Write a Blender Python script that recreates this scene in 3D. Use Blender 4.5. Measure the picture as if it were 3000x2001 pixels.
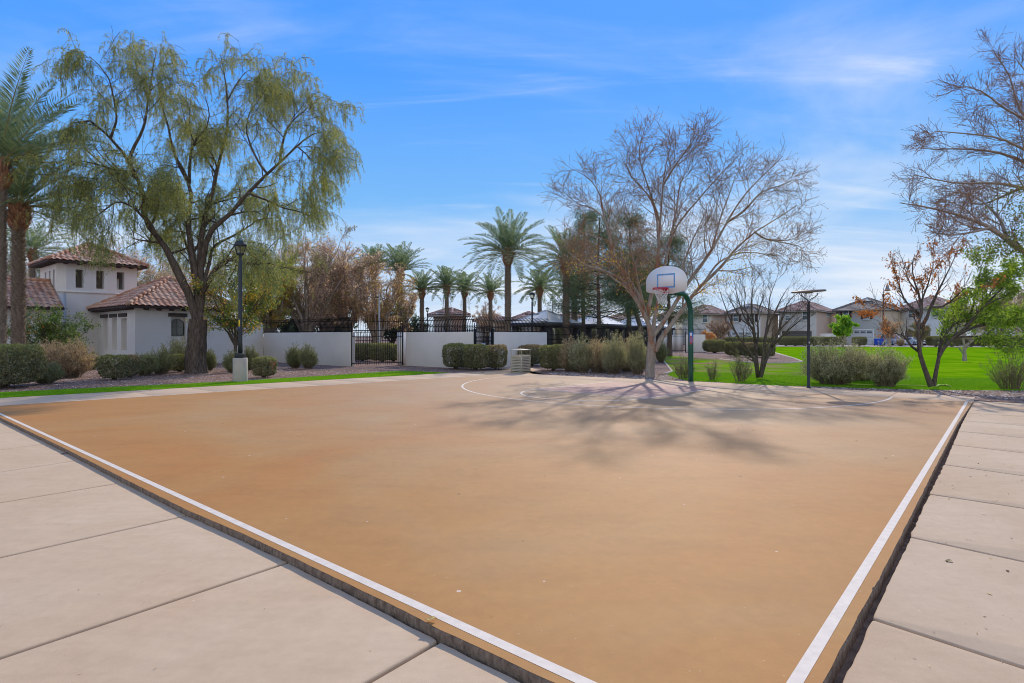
import bpy, math, random
import numpy as np
from mathutils import Vector, Matrix, noise as mnoise
R=math.radians
rng=np.random.default_rng(11)
random.seed(5)
sc=bpy.context.scene
for o in list(bpy.data.objects): bpy.data.objects.remove(o)
# ------------------------------------------------------------- camera
F=1709.0; H=1.55; HY=985.0          # focal length in photo pixels, eye height, horizon row
cam=bpy.data.cameras.new('camera'); camo=bpy.data.objects.new('camera',cam); sc.collection.objects.link(camo)
camo.location=(0,0,H); camo.rotation_euler=(R(90),0,0)
cam.lens=36*F/3000; cam.sensor_width=36; cam.shift_y=-(1000.5-HY)/3000; cam.clip_start=.05; cam.clip_end=3000
sc.camera=camo
# ------------------------------------------------------------- sky, sun, exposure
SUN_AZ=R(15.6)   # to the right of the view direction (+Y)
SUN_EL=R(34)
wd=bpy.data.worlds.new('World'); sc.world=wd; wd.use_nodes=True
nt=wd.node_tree; N=nt.nodes; L=nt.links; N.clear()
wout=N.new('ShaderNodeOutputWorld'); bg=N.new('ShaderNodeBackground'); bg.inputs['Strength'].default_value=0.15
sky=N.new('ShaderNodeTexSky'); sky.sky_type='NISHITA'; sky.sun_disc=False
sky.sun_elevation=SUN_EL; sky.sun_rotation=SUN_AZ; sky.altitude=0; sky.air_density=1.0; sky.dust_density=0.3; sky.ozone_density=3.0
tint=N.new('ShaderNodeMix'); tint.data_type='RGBA'; tint.blend_type='MULTIPLY'; tint.inputs[0].default_value=1
tint.inputs[7].default_value=(0.62,0.93,1.22,1)
# the physical sky, softened so that the glare round the hidden sun does not wash out the blue
comp=N.new('ShaderNodeVectorMath'); comp.operation='MULTIPLY_ADD'; L.new(sky.outputs[0],comp.inputs[0]); comp.inputs[1].default_value=(.22,.22,.22); comp.inputs[2].default_value=(1,1,1)
comp2=N.new('ShaderNodeVectorMath'); comp2.operation='DIVIDE'; L.new(sky.outputs[0],comp2.inputs[0]); L.new(comp.outputs[0],comp2.inputs[1])
L.new(comp2.outputs[0],tint.inputs[6])
tc=N.new('ShaderNodeTexCoord'); sp=N.new('ShaderNodeSeparateXYZ'); L.new(tc.outputs['Generated'],sp.inputs[0])
def M_(op,a,b=None,tree=None,**k):
    n=N.new('ShaderNodeMath'); n.operation=op
    for i,v in enumerate((a,b)):
        if v is None: continue
        if isinstance(v,(int,float)): n.inputs[i].default_value=v
        else: L.new(v,n.inputs[i])
    return n.outputs[0]
den=M_('ADD',M_('MAXIMUM',sp.outputs[2],0.0),0.16)
cx=M_('DIVIDE',sp.outputs[0],den); cy=M_('DIVIDE',sp.outputs[1],den)
cmb=N.new('ShaderNodeCombineXYZ'); L.new(cx,cmb.inputs[0]); L.new(cy,cmb.inputs[1])
def cloud(rot,scale,loc,nscale,detail,rough,lo,hi,dist=0.6):
    mp=N.new('ShaderNodeMapping'); mp.inputs['Rotation'].default_value=(0,0,R(rot)); mp.inputs['Scale'].default_value=scale; mp.inputs['Location'].default_value=loc
    L.new(cmb.outputs[0],mp.inputs[0])
    no=N.new('ShaderNodeTexNoise'); no.inputs['Scale'].default_value=nscale; no.inputs['Detail'].default_value=detail; no.inputs['Roughness'].default_value=rough; no.inputs['Distortion'].default_value=dist
    L.new(mp.outputs[0],no.inputs['Vector'])
    mr=N.new('ShaderNodeMapRange'); mr.interpolation_type='SMOOTHSTEP'; mr.inputs[1].default_value=lo; mr.inputs[2].default_value=hi
    L.new(no.outputs[0],mr.inputs[0]); return mr.outputs[0]
c1=cloud(12,(0.6,1.05,1),(3.4,1.7,0),1.0,7,0.55,0.42,0.74)     # broad soft bands
c2=cloud(-38,(0.5,2.4,1),(7.1,0.3,0),1.5,8,0.58,0.50,0.90,1.2)  # streaky wisps
low=M_('SUBTRACT',1.0,M_('DIVIDE',sp.outputs[2],0.22)); low=M_('MAXIMUM',low,0.0)
c3=cloud(4,(0.30,0.62,1),(1.3,5.7,0),1.6,8,0.6,0.42,0.70)
cl=M_('ADD',M_('MULTIPLY',c1,0.46),M_('MULTIPLY',c2,0.42))
cl=M_('ADD',cl,M_('MULTIPLY',M_('MULTIPLY',c3,low),0.85))
cl=M_('ADD',cl,M_('MULTIPLY',low,0.30))
back=M_('MAXIMUM',M_('MULTIPLY',M_('SUBTRACT',-0.12,sp.outputs[1]),2.2),0.0)      # extra unseen cloud behind the viewer, added as neutral fill for shaded faces
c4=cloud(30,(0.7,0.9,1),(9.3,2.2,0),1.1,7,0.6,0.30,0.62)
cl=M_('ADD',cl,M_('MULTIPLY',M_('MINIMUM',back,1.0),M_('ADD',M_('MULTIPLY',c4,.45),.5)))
cl=M_('MINIMUM',cl,0.93)
gr=N.new('ShaderNodeValToRGB'); els=gr.color_ramp.elements
for q in range(3): els.new(.5)
for q,(p_,c_) in enumerate([(0,(.60,.74,.94)),(.07,(.46,.67,.95)),(.20,(.21,.53,1.0)),(.40,(.070,.36,1.10)),(1,(.045,.26,.98))]): els[q].position=p_; els[q].color=(*c_,1)
L.new(sp.outputs[2],gr.inputs[0])
gsc=N.new('ShaderNodeMix'); gsc.data_type='RGBA'; gsc.blend_type='MULTIPLY'; gsc.inputs[0].default_value=1; L.new(gr.outputs[0],gsc.inputs[6]); gsc.inputs[7].default_value=(6.6,6.6,6.6,1)
bl=N.new('ShaderNodeMix'); bl.data_type='RGBA'; bl.inputs[0].default_value=.78; L.new(tint.outputs[2],bl.inputs[6]); L.new(gsc.outputs[2],bl.inputs[7])
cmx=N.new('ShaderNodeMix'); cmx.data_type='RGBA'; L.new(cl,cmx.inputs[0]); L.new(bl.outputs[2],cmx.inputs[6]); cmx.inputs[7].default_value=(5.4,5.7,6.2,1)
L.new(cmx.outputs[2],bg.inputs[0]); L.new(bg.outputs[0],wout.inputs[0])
sl=bpy.data.lights.new('sun','SUN'); sl.energy=3.1; sl.angle=R(1.0); sl.color=(1,.88,.72)
so=bpy.data.objects.new('sun',sl); sc.collection.objects.link(so)
sd=Vector((math.sin(SUN_AZ)*math.cos(SUN_EL),math.cos(SUN_AZ)*math.cos(SUN_EL),math.sin(SUN_EL)))
so.rotation_euler=sd.to_track_quat('Z','Y').to_euler(); so.location=(5,20,30)
sc.view_settings.view_transform='Standard'; sc.view_settings.look='None'; sc.view_settings.exposure=0.10; sc.view_settings.gamma=1
sc.cycles.filter_width=1.0; sc.cycles.use_denoising=True; sc.cycles.max_bounces=6; sc.cycles.transparent_max_bounces=12; sc.cycles.diffuse_bounces=3

# ------------------------------------------------------------- photo geometry -> world
def G(px,py,z=0.0):
    Y=F*(H-z)/(py-HY); return np.array([(px-1500)*Y/F,Y,z])
def W(px,py,Y): return np.array([(px-1500)*Y/F,Y,H-(py-HY)*Y/F])
EX=np.array([.7631,-.6463,0.]); EY=np.array([.6463,.7631,0.]); EZ=np.array([0,0,1.])

# ------------------------------------------------------------- scene helpers
COL=sc.collection
def tag(o,label=None,cat=None,group=None,kind=None):
    if label: o['label']=label
    if cat: o['category']=cat
    if group: o['group']=group
    if kind: o['kind']=kind
    return o
def thing(name,label,cat,loc=(0,0,0),rz=0,group=None):
    o=bpy.data.objects.new(name,None); COL.objects.link(o); o.location=loc; o.rotation_euler=(0,0,rz); o.empty_display_size=.2
    return tag(o,label,cat,group)
class MB:
    def __init__(s): s.V=[]; s.Fc=[]; s.n=0
    def add(s,v,f):
        v=np.asarray(v,float).reshape(-1,3)
        if isinstance(f,np.ndarray): s.Fc.append(f+s.n)
        else:
            by={}
            for q in f: by.setdefault(len(q),[]).append(q)
            for k,a in by.items(): s.Fc.append(np.array(a)+s.n)
        s.V.append(v); s.n+=len(v); return s
    def box(s,c,d,rz=0.,ax=None,taper=1.0):
        x,y,z=np.array(d)/2.
        v=np.array([[sx*x,sy*y,sz*z] for sz in(-1,1) for sx,sy in((-1,-1),(1,-1),(1,1),(-1,1))],float)
        v[4:,:2]*=taper
        if ax is not None: v=v@np.array(ax)
        elif rz: cs,sn=math.cos(rz),math.sin(rz); v=np.c_[v[:,0]*cs-v[:,1]*sn,v[:,0]*sn+v[:,1]*cs,v[:,2]]
        return s.add(v+np.array(c),[(0,3,2,1),(4,5,6,7),(0,1,5,4),(1,2,6,5),(2,3,7,6),(3,0,4,7)])
    def tubes(s,P,Rd,sides=4,cap=False):
        P=np.asarray(P,float); Rd=np.asarray(Rd,float); n,K,_=P.shape
        T=np.gradient(P,axis=1); T/=np.linalg.norm(T,axis=2,keepdims=True)+1e-9
        m=T.mean(1); ref=np.where(np.abs(m[:,2:3])<.8,np.array([[0,0,1.]]),np.array([[0.3,1.,0]]))
        cr=np.cross(T[:,0],T[:,-1]); cl_=np.linalg.norm(cr,axis=1,keepdims=True); ref=np.where(cl_>.6,cr/(cl_+1e-9),ref)[:,None,:]
        A=np.cross(T,np.broadcast_to(ref,T.shape)); A/=np.linalg.norm(A,axis=2,keepdims=True)+1e-9
        B=np.cross(T,A); th=np.arange(sides)*2*np.pi/sides
        V=P[:,:,None,:]+Rd[:,:,None,None]*(np.cos(th)[None,None,:,None]*A[:,:,None,:]+np.sin(th)[None,None,:,None]*B[:,:,None,:])
        i=np.arange(n)[:,None,None]*K*sides; k=np.arange(K-1)[None,:,None]*sides; j=np.arange(sides)[None,None,:]; j2=(j+1)%sides
        f=np.stack(np.broadcast_arrays(i+k+j,i+k+j2,i+k+sides+j2,i+k+sides+j),-1).reshape(-1,4)
        n0=s.n; s.add(V,f[:,::-1].copy())
        if cap:
            for q in range(n):
                b=n0+q*K*sides; s.Fc.append(np.array([list(range(b,b+sides))])); e=b+(K-1)*sides; s.Fc.append(np.array([list(range(e+sides-1,e-1,-1))]))
        return s
    def tube(s,pts,r,sides=8,cap=True):
        pts=np.asarray(pts,float); r=np.broadcast_to(np.asarray(r,float),(len(pts),))
        return s.tubes(pts[None],r[None],sides,cap)
    def lathe(s,c,prof,sides=16,rz=0):
        pts=np.array([[0,0,z] for r,z in prof],float)+np.array(c); th=np.arange(sides)*2*np.pi/sides+rz
        V=np.array([[c[0]+r*math.cos(t),c[1]+r*math.sin(t),c[2]+z] for r,z in prof for t in th])
        f=[(k*sides+j,k*sides+(j+1)%sides,(k+1)*sides+(j+1)%sides,(k+1)*sides+j) for k in range(len(prof)-1) for j in range(sides)]
        f.append(tuple(range(sides))[::-1]); f.append(tuple(range((len(prof)-1)*sides,len(prof)*sides)))
        return s.add(V,f)
    def quads(s,C,U,Vv):   # leaf-like diamonds: centre, half length, half width
        C=np.asarray(C); n=len(C)
        if n==0: return s
        v=np.stack([C-U,C+Vv-U*.1,C+U,C-Vv-U*.1],1).reshape(-1,3)
        return s.add(v,np.arange(4*n).reshape(-1,4))
    def poly(s,pts): return s.add(pts,[tuple(range(len(pts)))])
    def prism(s,pts,z0,z1):
        p=np.asarray(pts,float)[:,:2]; n=len(p)
        a=np.c_[p,np.full(n,z0)]; b=np.c_[p,np.full(n,z1)]
        s.add(np.r_[a,b],[tuple(range(n))[::-1],tuple(range(n,2*n))]+[(i,(i+1)%n,n+(i+1)%n,n+i) for i in range(n)]); return s
    def build(s,name,mat,parent=None,smooth=False,bevel=0):
        me=bpy.data.meshes.new(name)
        if s.n:
            V=np.concatenate(s.V); me.vertices.add(len(V)); me.vertices.foreach_set('co',V.astype(np.float32).ravel())
            idx=np.concatenate([f.ravel() for f in s.Fc]); tot=np.concatenate([np.full(len(f),f.shape[1]) for f in s.Fc])
            me.loops.add(len(idx)); me.loops.foreach_set('vertex_index',idx.astype(np.int32))
            me.polygons.add(len(tot)); st=np.concatenate([[0],np.cumsum(tot)[:-1]])
            me.polygons.foreach_set('loop_start',st.astype(np.int32)); me.polygons.foreach_set('loop_total',tot.astype(np.int32))
            me.update(calc_edges=True)
            if smooth: me.polygons.foreach_set('use_smooth',np.ones(len(tot),bool))
        me.materials.append(mat)
        o=bpy.data.objects.new(name,me); COL.objects.link(o)
        if parent is not None: o.parent=parent
        if bevel:
            b=o.modifiers.new('bevel','BEVEL'); b.width=bevel; b.segments=2; b.limit_method='ANGLE'
        return o
def copy_tree(o,parent=None):
    c=o.copy(); COL.objects.link(c)
    if parent is not None: c.parent=parent
    for ch in list(o.children): copy_tree(ch,c)
    return c

# ------------------------------------------------------------- materials
def newmat(name):
    m=bpy.data.materials.new(name); m.use_nodes=True; t=m.node_tree
    b=t.nodes['Principled BSDF']; return m,t,b
def nd(t,typ,**k):
    n=t.nodes.new(typ)
    for a,v in k.items():
        if a in n.inputs: n.inputs[a].default_value=v
        else: setattr(n,a,v)
    return n
def ramp(t,fac,stops):
    r=nd(t,'ShaderNodeValToRGB'); e=r.color_ramp.elements
    while len(e)<len(stops): e.new(.5)
    for i,(p,c) in enumerate(stops): e[i].position=p; e[i].color=(*c,1) if len(c)==3 else c
    t.links.new(fac,r.inputs[0]); return r.outputs[0]
def noise_(t,scale,detail=4,rough=.55,vec=None,dist=0):
    n=nd(t,'ShaderNodeTexNoise'); n.inputs['Scale'].default_value=scale; n.inputs['Detail'].default_value=detail; n.inputs['Roughness'].default_value=rough; n.inputs['Distortion'].default_value=dist
    if vec is None:
        g=nd(t,'ShaderNodeNewGeometry'); vec=g.outputs['Position']
    t.links.new(vec,n.inputs['Vector']); return n.outputs[0]
def mixc(t,f,a,b,blend='MIX'):
    m=nd(t,'ShaderNodeMix',data_type='RGBA',blend_type=blend)
    for i,v in ((0,f),(6,a),(7,b)):
        if isinstance(v,(int,float)): m.inputs[i].default_value=v
        elif isinstance(v,tuple): m.inputs[i].default_value=(*v,1) if len(v)==3 else v
        else: t.links.new(v,m.inputs[i])
    return m.outputs[2]
def specks(t,col,scale,rad,c,keep=.5,soft=.6):
    v=nd(t,'ShaderNodeTexVoronoi'); v.inputs['Scale'].default_value=scale; g=nd(t,'ShaderNodeNewGeometry'); t.links.new(g.outputs['Position'],v.inputs['Vector'])
    s=nd(t,'ShaderNodeSeparateColor'); t.links.new(v.outputs['Color'],s.inputs[0])
    a=nd(t,'ShaderNodeMath',operation='MULTIPLY'); t.links.new(s.outputs[1],a.inputs[0]); a.inputs[1].default_value=rad
    d=nd(t,'ShaderNodeMath',operation='LESS_THAN'); t.links.new(v.outputs['Distance'],d.inputs[0]); t.links.new(a.outputs[0],d.inputs[1])
    k=nd(t,'ShaderNodeMath',operation='GREATER_THAN'); t.links.new(s.outputs[0],k.inputs[0]); k.inputs[1].default_value=keep
    m=nd(t,'ShaderNodeMath',operation='MULTIPLY'); t.links.new(d.outputs[0],m.inputs[0]); t.links.new(k.outputs[0],m.inputs[1])
    m2=nd(t,'ShaderNodeMath',operation='MULTIPLY'); t.links.new(m.outputs[0],m2.inputs[0]); m2.inputs[1].default_value=soft
    return mixc(t,m2.outputs[0],col,c)
def cracks(t,col,scale,w,c,amt=.5):
    g=nd(t,'ShaderNodeNewGeometry'); n=nd(t,'ShaderNodeTexNoise'); n.inputs['Scale'].default_value=1.3; n.inputs['Detail'].default_value=6; t.links.new(g.outputs['Position'],n.inputs['Vector'])
    ad=nd(t,'ShaderNodeVectorMath',operation='ADD'); t.links.new(g.outputs['Position'],ad.inputs[0]); t.links.new(n.outputs['Color'],ad.inputs[1])
    v=nd(t,'ShaderNodeTexVoronoi',feature='DISTANCE_TO_EDGE'); v.inputs['Scale'].default_value=scale; t.links.new(ad.outputs[0],v.inputs['Vector'])
    d=nd(t,'ShaderNodeMath',operation='LESS_THAN'); t.links.new(v.outputs['Distance'],d.inputs[0]); d.inputs[1].default_value=w
    n2=noise_(t,.5,3,.6); f=ramp(t,n2,[(.5,(0,0,0)),(.56,(amt,amt,amt))]); m=nd(t,'ShaderNodeMath',operation='MULTIPLY'); t.links.new(d.outputs[0],m.inputs[0]); t.links.new(f,m.inputs[1])
    return mixc(t,m.outputs[0],col,c)
def bump(t,b,h,strength=.3,dist=.02):
    n=nd(t,'ShaderNodeBump'); n.inputs['Strength'].default_value=strength; n.inputs['Distance'].default_value=dist
    t.links.new(h,n.inputs['Height']); t.links.new(n.outputs[0],b.inputs['Normal'])
def flat(name,c,rough=.7,metal=0,var=.12,scale=6,bm=0,spec=.4):
    m,t,b=newmat(name); b.inputs['Roughness'].default_value=rough; b.inputs['Metallic'].default_value=metal; b.inputs['Specular IOR Level'].default_value=spec
    n=noise_(t,scale,5,.6); col=ramp(t,n,[(.3,tuple(x*(1-var) for x in c)),(.7,tuple(min(1,x*(1+var)) for x in c))])
    t.links.new(col,b.inputs['Base Color'])
    if bm: bump(t,b,noise_(t,scale*12,3),bm,.01)
    return m
def leafmat(name,cols,transl=.4,rough=.55,gain=1.75):
    m=bpy.data.materials.new(name); m.use_nodes=True; t=m.node_tree; t.nodes.clear()
    g=nd(t,'ShaderNodeNewGeometry'); n=len(cols)
    col=ramp(t,g.outputs['Random Per Island'],[((i+.0)/max(1,n-1),tuple(min(.8,x*gain) for x in c)) for i,c in enumerate(cols)])
    d=nd(t,'ShaderNodeBsdfDiffuse'); tr=nd(t,'ShaderNodeBsdfTranslucent'); gl=nd(t,'ShaderNodeBsdfGlossy'); gl.inputs['Roughness'].default_value=rough
    t.links.new(col,d.inputs[0]); c2=mixc(t,1.0,col,(1.25,1.2,.8),'MULTIPLY'); t.links.new(c2,tr.inputs[0])
    mx=nd(t,'ShaderNodeMixShader'); mx.inputs[0].default_value=transl; t.links.new(d.outputs[0],mx.inputs[1]); t.links.new(tr.outputs[0],mx.inputs[2])
    m2=nd(t,'ShaderNodeMixShader'); m2.inputs[0].default_value=.04; t.links.new(mx.outputs[0],m2.inputs[1]); t.links.new(gl.outputs[0],m2.inputs[2])
    o=nd(t,'ShaderNodeOutputMaterial'); t.links.new(m2.outputs[0],o.inputs[0]); return m
def barkmat(name,c1,c2,scale=5,zs=.25,bm=.8,patch=None):
    m,t,b=newmat(name); b.inputs['Roughness'].default_value=.9; b.inputs['Specular IOR Level'].default_value=.15
    g=nd(t,'ShaderNodeNewGeometry'); mp=nd(t,'ShaderNodeMapping'); mp.inputs['Scale'].default_value=(1,1,zs); t.links.new(g.outputs['Position'],mp.inputs[0])
    n=noise_(t,scale*4,6,.65,mp.outputs[0]); col=ramp(t,n,[(.32,c1),(.68,c2)])
    if patch:
        n2=noise_(t,scale*.9,4,.6,mp.outputs[0]); f=ramp(t,n2,[(.52,(0,0,0)),(.62,(1,1,1))]); col=mixc(t,f,col,patch)
    t.links.new(col,b.inputs['Base Color']); bump(t,b,n,bm,.03); return m
# ============================================================= GROUND
def isect(a,b,c,d):
    a,b,c,d=[np.array(q[:2],float) for q in (a,b,c,d)]; r=b-a; s=d-c
    t=((c-a)[0]*s[1]-(c-a)[1]*s[0])/(r[0]*s[1]-r[1]*s[0]); p=a+r*t; return np.array([p[0],p[1],0.])
def sheet(name,pts,z,mat,kind='structure'):
    m=MB(); m.poly([(p[0],p[1],z) for p in pts]); o=m.build(name,mat)
    return tag(o,kind=kind)
def concrete(name,c1,c2,stain=(.30,.22,.16),spots=True,orange=None):
    m,t,b=newmat(name); b.inputs['Roughness'].default_value=.85; b.inputs['Specular IOR Level'].default_value=.25
    n1=noise_(t,.55,5,.6,dist=.6); col=ramp(t,n1,[(.35,c1),(.66,c2)])
    if orange:
        n3=noise_(t,.33,4,.55,dist=.4); f3=ramp(t,n3,[(.47,(0,0,0)),(.72,(.55,.55,.55))]); col=mixc(t,f3,col,orange)
    g=nd(t,'ShaderNodeNewGeometry'); mp=nd(t,'ShaderNodeMapping'); mp.inputs['Rotation'].default_value=(0,0,R(40)); mp.inputs['Scale'].default_value=(1,4,1); t.links.new(g.outputs['Position'],mp.inputs[0])
    n2=noise_(t,2.2,6,.6,mp.outputs[0]); col=mixc(t,.22,col,ramp(t,n2,[(.35,(.72,.71,.70)),(.65,(1.0,1.0,1.0))]),'MULTIPLY')
    nf=noise_(t,160,2,.5); col=mixc(t,.5,col,ramp(t,nf,[(.3,(.80,.79,.78)),(.7,(1,1,1))]),'MULTIPLY')
    if spots:
        ns=noise_(t,23,3,.7); f=ramp(t,ns,[(.72,(0,0,0)),(.80,(.35,.35,.35))]); col=mixc(t,f,col,stain)
    col=specks(t,col,5,.05,(.22,.16,.11),.6,.6); col=specks(t,col,11,.07,(.75,.66,.56),.7,.5); pass
    nm=noise_(t,13,5,.7); col=mixc(t,.6,col,ramp(t,nm,[(.3,(.88,.87,.86)),(.7,(1.04,1.04,1.04))]),'MULTIPLY')
    t.links.new(col,b.inputs['Base Color']); bump(t,b,nf,.2,.003); return m
M_conc=concrete('walk_concrete',(.56,.405,.26),(.625,.475,.325),orange=(.59,.36,.21))
M_conc2=concrete('apron_concrete',(.58,.42,.28),(.65,.48,.335))
def courtmat():
    m,t,b=newmat('court_paint'); b.inputs['Roughness'].default_value=.72; b.inputs['Specular IOR Level'].default_value=.3
    n1=noise_(t,.28,5,.55,dist=.8); col=ramp(t,n1,[(.30,(.49,.20,.045)),(.52,(.48,.235,.068)),(.74,(.475,.28,.115))])
    # worn, chalkier area in front of the hoop
    g=nd(t,'ShaderNodeNewGeometry'); v=nd(t,'ShaderNodeVectorMath',operation='DISTANCE'); t.links.new(g.outputs['Position'],v.inputs[0]); v.inputs[1].default_value=(4.2,19.5,0)
    mr=nd(t,'ShaderNodeMapRange'); mr.inputs[1].default_value=14.5; mr.inputs[2].default_value=3.0; t.links.new(v.outputs['Value'],mr.inputs[0])
    n4=noise_(t,.6,5,.6); mu=nd(t,'ShaderNodeMath',operation='MULTIPLY'); t.links.new(mr.outputs[0],mu.inputs[0]); t.links.new(ramp(t,n4,[(.25,(.45,.45,.45)),(.7,(1,1,1))]),mu.inputs[1])
    col=mixc(t,mu.outputs[0],col,(.48,.34,.22))
    mp=nd(t,'ShaderNodeMapping'); mp.inputs['Rotation'].default_value=(0,0,R(25)); mp.inputs['Scale'].default_value=(1,1.8,1); t.links.new(g.outputs['Position'],mp.inputs[0])
    n2=noise_(t,1.1,7,.6,mp.outputs[0],.3); col=mixc(t,.45,col,ramp(t,n2,[(.33,(.80,.80,.82)),(.5,(.96,.95,.94)),(.68,(1.05,1.05,1.02))]),'MULTIPLY')
    nf=noise_(t,140,2,.5); col=mixc(t,.45,col,ramp(t,nf,[(.3,(.78,.77,.76)),(.7,(1,1,1))]),'MULTIPLY')
    ns=noise_(t,17,4,.75); f=ramp(t,ns,[(.72,(0,0,0)),(.79,(.5,.5,.5))]); col=mixc(t,f,col,(.60,.50,.40))
    ns2=noise_(t,31,3,.7); f=ramp(t,ns2,[(.74,(0,0,0)),(.80,(.6,.6,.6))]); col=mixc(t,f,col,(.16,.09,.05))
    nm=noise_(t,9,6,.72); col=mixc(t,.7,col,ramp(t,nm,[(.3,(.86,.86,.86)),(.7,(1.05,1.05,1.05))]),'MULTIPLY')
    col=specks(t,col,2.6,.055,(.13,.08,.05),.55,.8); col=specks(t,col,4.2,.07,(.72,.62,.52),.62,.7); col=specks(t,col,24,.12,(.66,.50,.36),.72,.45)
    t.links.new(col,b.inputs['Base Color']); bump(t,b,nf,.3,.002); return m
M_court=courtmat()
M_line=flat('line_paint',(.72,.62,.51),.7,var=.10,scale=14,bm=.05)
M_key=flat('key_paint',(.44,.25,.19),.75,var=.12,scale=2.5)
def gravelmat(name,cols,scale=22):
    m,t,b=newmat(name); b.inputs['Roughness'].default_value=.95; b.inputs['Specular IOR Level'].default_value=.1
    g=nd(t,'ShaderNodeNewGeometry'); v=nd(t,'ShaderNodeTexVoronoi'); v.inputs['Scale'].default_value=scale; t.links.new(g.outputs['Position'],v.inputs['Vector'])
    s=nd(t,'ShaderNodeSeparateColor'); t.links.new(v.outputs['Color'],s.inputs[0]); col=ramp(t,s.outputs[0],cols)
    n=noise_(t,.7,5,.6); col=mixc(t,.8,col,ramp(t,n,[(.3,(.72,.70,.70)),(.7,(1.1,1.08,1.05))]),'MULTIPLY')
    t.links.new(col,b.inputs['Base Color']); bump(t,b,v.outputs['Distance'],.9,.03); return m
M_gravel=gravelmat('brown_gravel',[(0,(.13,.075,.055)),(.35,(.23,.145,.115)),(.7,(.33,.225,.185)),(1,(.50,.40,.35))],26)
M_mulch=gravelmat('mulch',[(0,(.09,.055,.045)),(.45,(.20,.125,.10)),(.75,(.34,.24,.20)),(1,(.60,.52,.46))],17)
def grassmat(name,worn=None):
    m,t,b=newmat(name); b.inputs['Roughness'].default_value=1; b.inputs['Specular IOR Level'].default_value=0
    n=noise_(t,.35,6,.62,dist=.4); col=ramp(t,n,[(.3,(.10,.28,.003)),(.5,(.165,.385,.005)),(.72,(.28,.47,.012))])
    g=nd(t,'ShaderNodeNewGeometry'); mp=nd(t,'ShaderNodeMapping'); mp.inputs['Scale'].default_value=(.5,2.2,1); t.links.new(g.outputs['Position'],mp.inputs[0])
    n2=noise_(t,1.1,6,.7,mp.outputs[0]); col=mixc(t,.8,col,ramp(t,n2,[(.3,(.55,.62,.5)),(.7,(1.35,1.08,1.3))]),'MULTIPLY')
    nf=noise_(t,28,4,.7); col=mixc(t,.6,col,ramp(t,nf,[(.3,(.6,.65,.5)),(.7,(1.1,1.05,1))]),'MULTIPLY')
    if worn:
        v=nd(t,'ShaderNodeVectorMath',operation='DISTANCE'); mp2=nd(t,'ShaderNodeMapping'); mp2.inputs['Scale'].default_value=(1,.5,1); t.links.new(g.outputs['Position'],mp2.inputs[0]); t.links.new(mp2.outputs[0],v.inputs[0]); v.inputs[1].default_value=(worn[0],worn[1]*.5,0)
        mr=nd(t,'ShaderNodeMapRange'); mr.inputs[1].default_value=worn[2]; mr.inputs[2].default_value=worn[2]*.2; t.links.new(v.outputs['Value'],mr.inputs[0])
        n5=noise_(t,.55,6,.7); a=nd(t,'ShaderNodeMath',operation='MULTIPLY'); t.links.new(mr.outputs[0],a.inputs[0]); t.links.new(ramp(t,n5,[(.44,(0,0,0)),(.60,(1.2,1.2,1.2))]),a.inputs[1])
        col=mixc(t,a.outputs[0],col,(.30,.20,.12))
    t.links.new(col,b.inputs['Base Color']); bump(t,b,nf,.5,.03); return m
M_lawn=grassmat('lawn_grass',(10.5,36,9)); M_strip=grassmat('strip_grass')
M_soil=barkmat('weathered_concrete_edge',(.12,.085,.062),(.31,.23,.17),7,.45,.9)
M_dirt=flat('trench_dirt',(.21,.15,.11),1,var=.4,scale=12,bm=.5,spec=.05)
M_asph=flat('asphalt',(.09,.09,.095),.9,var=.15,scale=2)

GZ=-0.02
ob=MB()
# base ground with a hole where the court and walks lie is not needed: court blocks stand above it, trench floor is lower -> ground sheet is split round the near slabs
def rough(pts,amp,seg=.06,seed=1,amp2=0.0):
    """resample a polyline finely and shake it sideways"""
    out=[]; r=np.random.default_rng(seed)
    for a,b in zip(pts[:-1],pts[1:]):
        a=np.array(a[:2]);b=np.array(b[:2]); l=np.linalg.norm(b-a); n=max(1,int(l/seg)); d=(b-a)/max(l,1e-6); p=np.array([-d[1],d[0]])
        for k in range(n):
            q=a+(b-a)*k/n; w=mnoise.noise(Vector((q[0]*5,q[1]*5,seed)))*amp+mnoise.noise(Vector((q[0]*19,q[1]*19,seed)))*amp*.6
            if amp2 and r.random()<.05: w+=amp2*r.random()
            out.append(q+p*w)
    out.append(np.array(pts[-1][:2])); return out
lA,lB=G(0,1215),G(1684.6,2001); lAi,lBi=G(0,1209.5),G(1749.7,2001)
rA,rB=G(2837.7,1175.9),G(2354.5,2001); rAi,rBi=G(2828.4,1175.9),G(2303,2001)
bA,bB=G(1519,1102.5),G(2825,1175.9)           # baseline paint edge
sA,sB=G(0,1188),G(1350,1103)                  # far-left line
Nn=isect(lA,lB,rA,rB); Nni=isect(lAi,lBi,rAi,rBi)
Lf=isect(lA,lB,sA,sB); Ff=isect(sA,sB,bA,bB)
# slab outline
eL=[G(*p) for p in((0,1223),(190,1314),(369,1405),(551,1496),(700,1558),(1137,1766),(1304,1852),(1400,1895),(1626,2001))]
eR=[G(*p) for p in((2409,2001),(2573,1700),(2667,1515),(2741,1367),(2804,1245),(2850,1178))]
Nc=isect(eL[-2],eL[-1],eR[0],eR[1]); Lc=isect(eL[0],eL[1],sA,sB)
bRc=isect(eR[-2],eR[-1],bA,bB)
left_edge=rough([Lc]+eL+[Nc],.005,.04,3); right_edge=rough([Nc]+eR+[bRc],.005,.04,4,.010)
court_pts=left_edge[:-1]+right_edge+[Ff[:2]]
m=MB(); n=len(court_pts); m.poly([(p[0],p[1],0.) for p in court_pts][::-1])
top=m.build('basketball_court',M_court); tag(top,kind='structure')
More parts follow.
